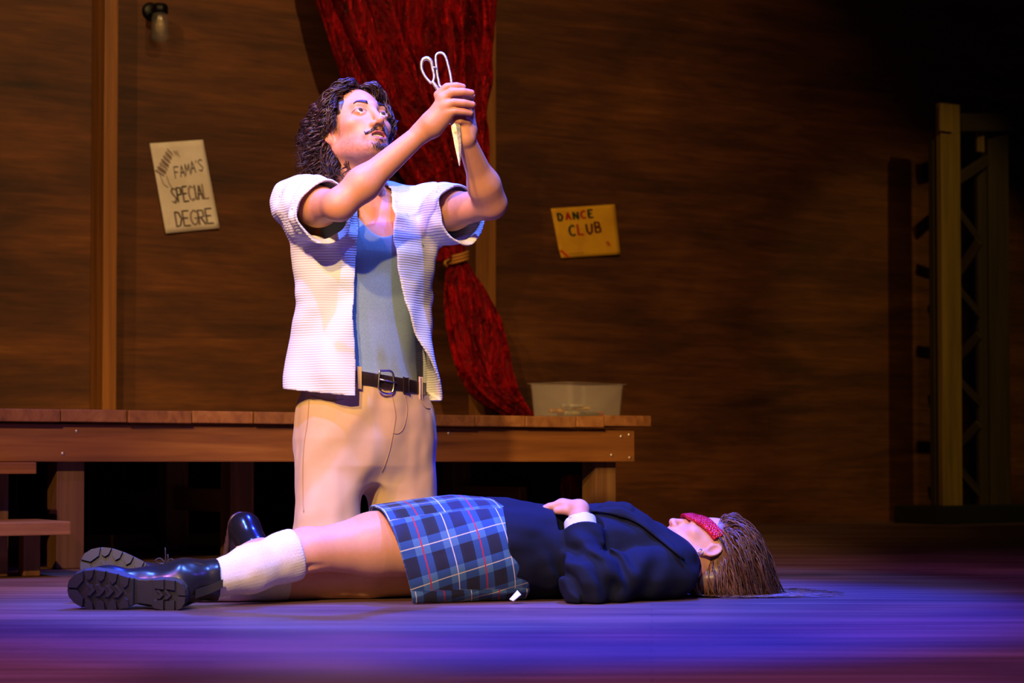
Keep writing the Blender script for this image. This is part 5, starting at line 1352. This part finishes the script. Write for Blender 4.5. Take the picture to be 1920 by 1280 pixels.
# ------------------------------------------------------------------ boots
GLO = plain('glossy_black_boot_leather', (.012, .012, .015), .27); RUB = plain('black_lugged_rubber', (.028, .027, .028), .62, 0, (160, .15, .002)); LACE = plain('black_lace_cord', (.012, .012, .014), .7)
half = [(-.036, 0), (-.034, .018), (-.024, .031), (-.005, .037), (.03, .036), (.058, .030), (.080, .029), (.105, .038), (.145, .046), (.18, .049), (.208, .045), (.230, .034), (.243, .018), (.247, 0)]
outl = [(x, y) for x, y in half] + [(x, -y) for x, y in half[-2:0:-1]]
def prism(poly, z0, z1, inset=0.0):
    n = len(poly); c = np.mean(poly, axis=0); vs = [(x, y, z0) for x, y in poly] + [(c[0] + (x - c[0]) * (1 - inset), c[1] + (y - c[1]) * (1 - inset), z1) for x, y in poly]
    a = sum(poly[i][0] * poly[(i + 1) % n][1] - poly[(i + 1) % n][0] * poly[i][1] for i in range(n))
    fs = [tuple(range(n)), tuple(range(2 * n - 1, n - 1, -1))] + [(i, n + i, n + (i + 1) % n, (i + 1) % n) for i in range(n)]
    return vs, fs
def ylim(x): return float(np.interp(x, [h[0] for h in half], [h[1] for h in half]))
lugs = []
for x0, x1 in ((.098, .122), (.126, .150), (.154, .178), (.182, .204)):     # rim blocks of the forefoot
    for s in (-1, 1): lugs.append([(x0, s * ylim(x0) * .99), (x1, s * ylim(x1) * .99), (x1 - .003, s * (ylim(x1) - .020)), ((x0 + x1) / 2, s * (ylim(x0) - .026)), (x0 + .003, s * (ylim(x0) - .018))])
for s in (-1, 1): lugs.append([(.208, s * .044), (.228, s * .034), (.242, s * .019), (.246, s * .002), (.222, s * .002), (.206, s * .022)])
for x in (.112, .134, .156, .178): lugs.append([(x, 0), (x + .012, .014), (x + .022, .014), (x + .011, 0), (x + .022, -.014), (x + .012, -.014)])
for x0, x1 in ((.016, .040), (-.010, .012)):
    for s in (-1, 1): lugs.append([(x0, s * ylim(x0) * .99), (x1, s * ylim(x1) * .99), (x1, s * .014), (x0, s * .012)])
for s in (-1, 1): lugs.append([(-.014, s * .035), (-.026, s * .029), (-.034, s * .015), (-.0355, s * .001), (-.016, s * .001)])
for x in (.002, .020): lugs.append([(x - .004, 0), (x + .006, .0105), (x + .014, .0105), (x + .005, 0), (x + .014, -.0105), (x + .006, -.0105)])
def boot(heel, toe, upv, ank, sh_top, label_side):
    ex = toe - heel; ex /= np.linalg.norm(ex); ez = upv - ex * np.dot(upv, ex); ez /= np.linalg.norm(ez); ey = np.cross(ez, ex); M = np.array([ex, ey, ez])
    g = lambda x, y, z: heel + V(x, y, z) @ M
    sd = (sh_top - ank); sd /= np.linalg.norm(sd)
    up = U(.02, RC(V(-.002, 0, .040), V(.08, 0, .045), .036, .037, V(0, 0, 1), 1.0), RC(V(.08, 0, .045), V(.17, 0, .030), .040, .042, V(0, 0, 1), .82), RC(V(.17, 0, .030), V(.205, 0, .024), .042, .037, V(0, 0, 1), .8))
    A = M @ (ank - heel); B_ = M @ (sh_top - heel)
    up = U(.025, up, RC(V(.015, 0, .055), A, .043, .046), RC(A, B_, .046, .049), RC(V(.06, 0, .055), A, .038, .042))
    up = U(.003, up, RC(A + (B_ - A) * .93, B_ - (B_ - A) * .02, .0515, .0515))
    dl = (B_ - A) / np.linalg.norm(B_ - A)
    up = S(.002, up, HS(V(0, 0, .0), V(0, 0, 1)), FN(lambda P: B_ @ dl - P @ dl))
    up = DISP(up, lambda P: .0035 * vnoise(P, (.03, .03, .02), 7), .005)
    b = sdf_obj('boot', S(.001, XF(up, heel, M), HS(V(0, 0, .0012), UP)), .003, GLO, lady)
    parts = [prism(outl, 0.002, -.011, .0)]
    for x0, x1 in ((-.036, .046), (.090, .247)):
        xs = np.linspace(x0, x1, 12); ol = [(x, max(ylim(x), .0015)) for x in xs] + [(x, -max(ylim(x), .0015)) for x in xs[::-1]]; parts.append(prism(ol, -.0105, -.0205, .0))
    v = []; f = []
    for pv, pf in parts: f += [tuple(i + len(v) for i in q) for q in pf]; v += pv
    mm = Matrix(M.T.tolist()).to_4x4(); mm.translation = Vector(heel)
    so = mesh_obj('sole', v, f, RUB); bvm = so.modifiers.new('soft_edges', 'BEVEL'); bvm.width = .003; bvm.segments = 2; bvm.limit_method = 'ANGLE'; so.matrix_world = mm; adopt(so, b)
    for q in lugs:
        v, f = prism(q, -.0205, -.0275, .06); o = mesh_obj('tread_lug', v, f, RUB); o.matrix_world = mm; adopt(o, b)
    # laces and a bow on the instep
    bv = bvh_of(b)
    def sn(p, lift=.002): q = bv.find_nearest(Vector(p)); return np.array(q[0] + q[1] * lift)
    T = Tubes()
    for q in range(6):
        x = .150 - .020 * q; z = .070 + .006 * q
        T.add([sn(g(x + .10 * (t - .01) * .1, t, z + .02)) for t in np.linspace(-.020, .040, 12)], .0022, 6)
    adopt(T.build('laces', LACE), b); T = Tubes()
    kn = sn(g(.050, .05, .090), .004)
    for s in (-1, 1): T.add(spline([kn, kn + ex * s * .013 + UP * .012, kn + ex * s * .024 + UP * .006 - ez * .004, kn + ex * s * .013 - UP * .001, kn], 16), .0019, 6)
    T.add(spline([kn, kn + UP * .018, kn + UP * .038 + ex * .001], 6), .0016, 6); T.add(spline([kn, kn - ex * .018 + UP * .004, kn - ex * .034 + UP * .001], 6), .0016, 6)
    adopt(T.build('lace_bow', LACE), b)
    if label_side > 0: e0 = on_surface(bv, 366, 1112, .003); e1 = on_surface(bv, 393, 1103, .004); e2 = e1 + (W(418, 1092, e1[1]) - W(393, 1103, e1[1]))
    else: e0 = sn(ank + (sh_top - ank) * .2 - ex * .06, .003); e1 = sn(sh_top - ex * .06, .004); e2 = e1 + sd * .030
    pts = spline([e0, e1, e2], 12); sdv = np.cross(sd, ez if label_side > 0 else ex); sdv /= np.linalg.norm(sdv); tk = -ez if label_side > 0 else -ex
    vs = []; 
    for p in pts: vs += [p + sdv * .010, p - sdv * .010, p - sdv * .010 + tk * .004, p + sdv * .010 + tk * .004]
    n = len(pts); fs = [(i * 4 + j, i * 4 + (j + 1) % 4, (i + 1) * 4 + (j + 1) % 4, (i + 1) * 4 + j) for i in range(n - 1) for j in range(4)] + [(3, 2, 1, 0), tuple((n - 1) * 4 + j for j in range(4))]
    adopt(mesh_obj('pull_tab', vs, fs, LACE), b)
    return b
hL = W(326, 1111, 4.600); tL = W(150, 1099, 4.625)
boot(hL, tL, V(.10, .97, .16), W(345, 1089, 4.668), W(407, 1086, 4.695), 1)
hR = W(338, 1100, 4.86); tR = W(188, 1062, 4.845)
boot(hR, tR, V(.30, .85, -.25), W(352, 1098, 4.92), W(396, 1101, 4.895), -1)
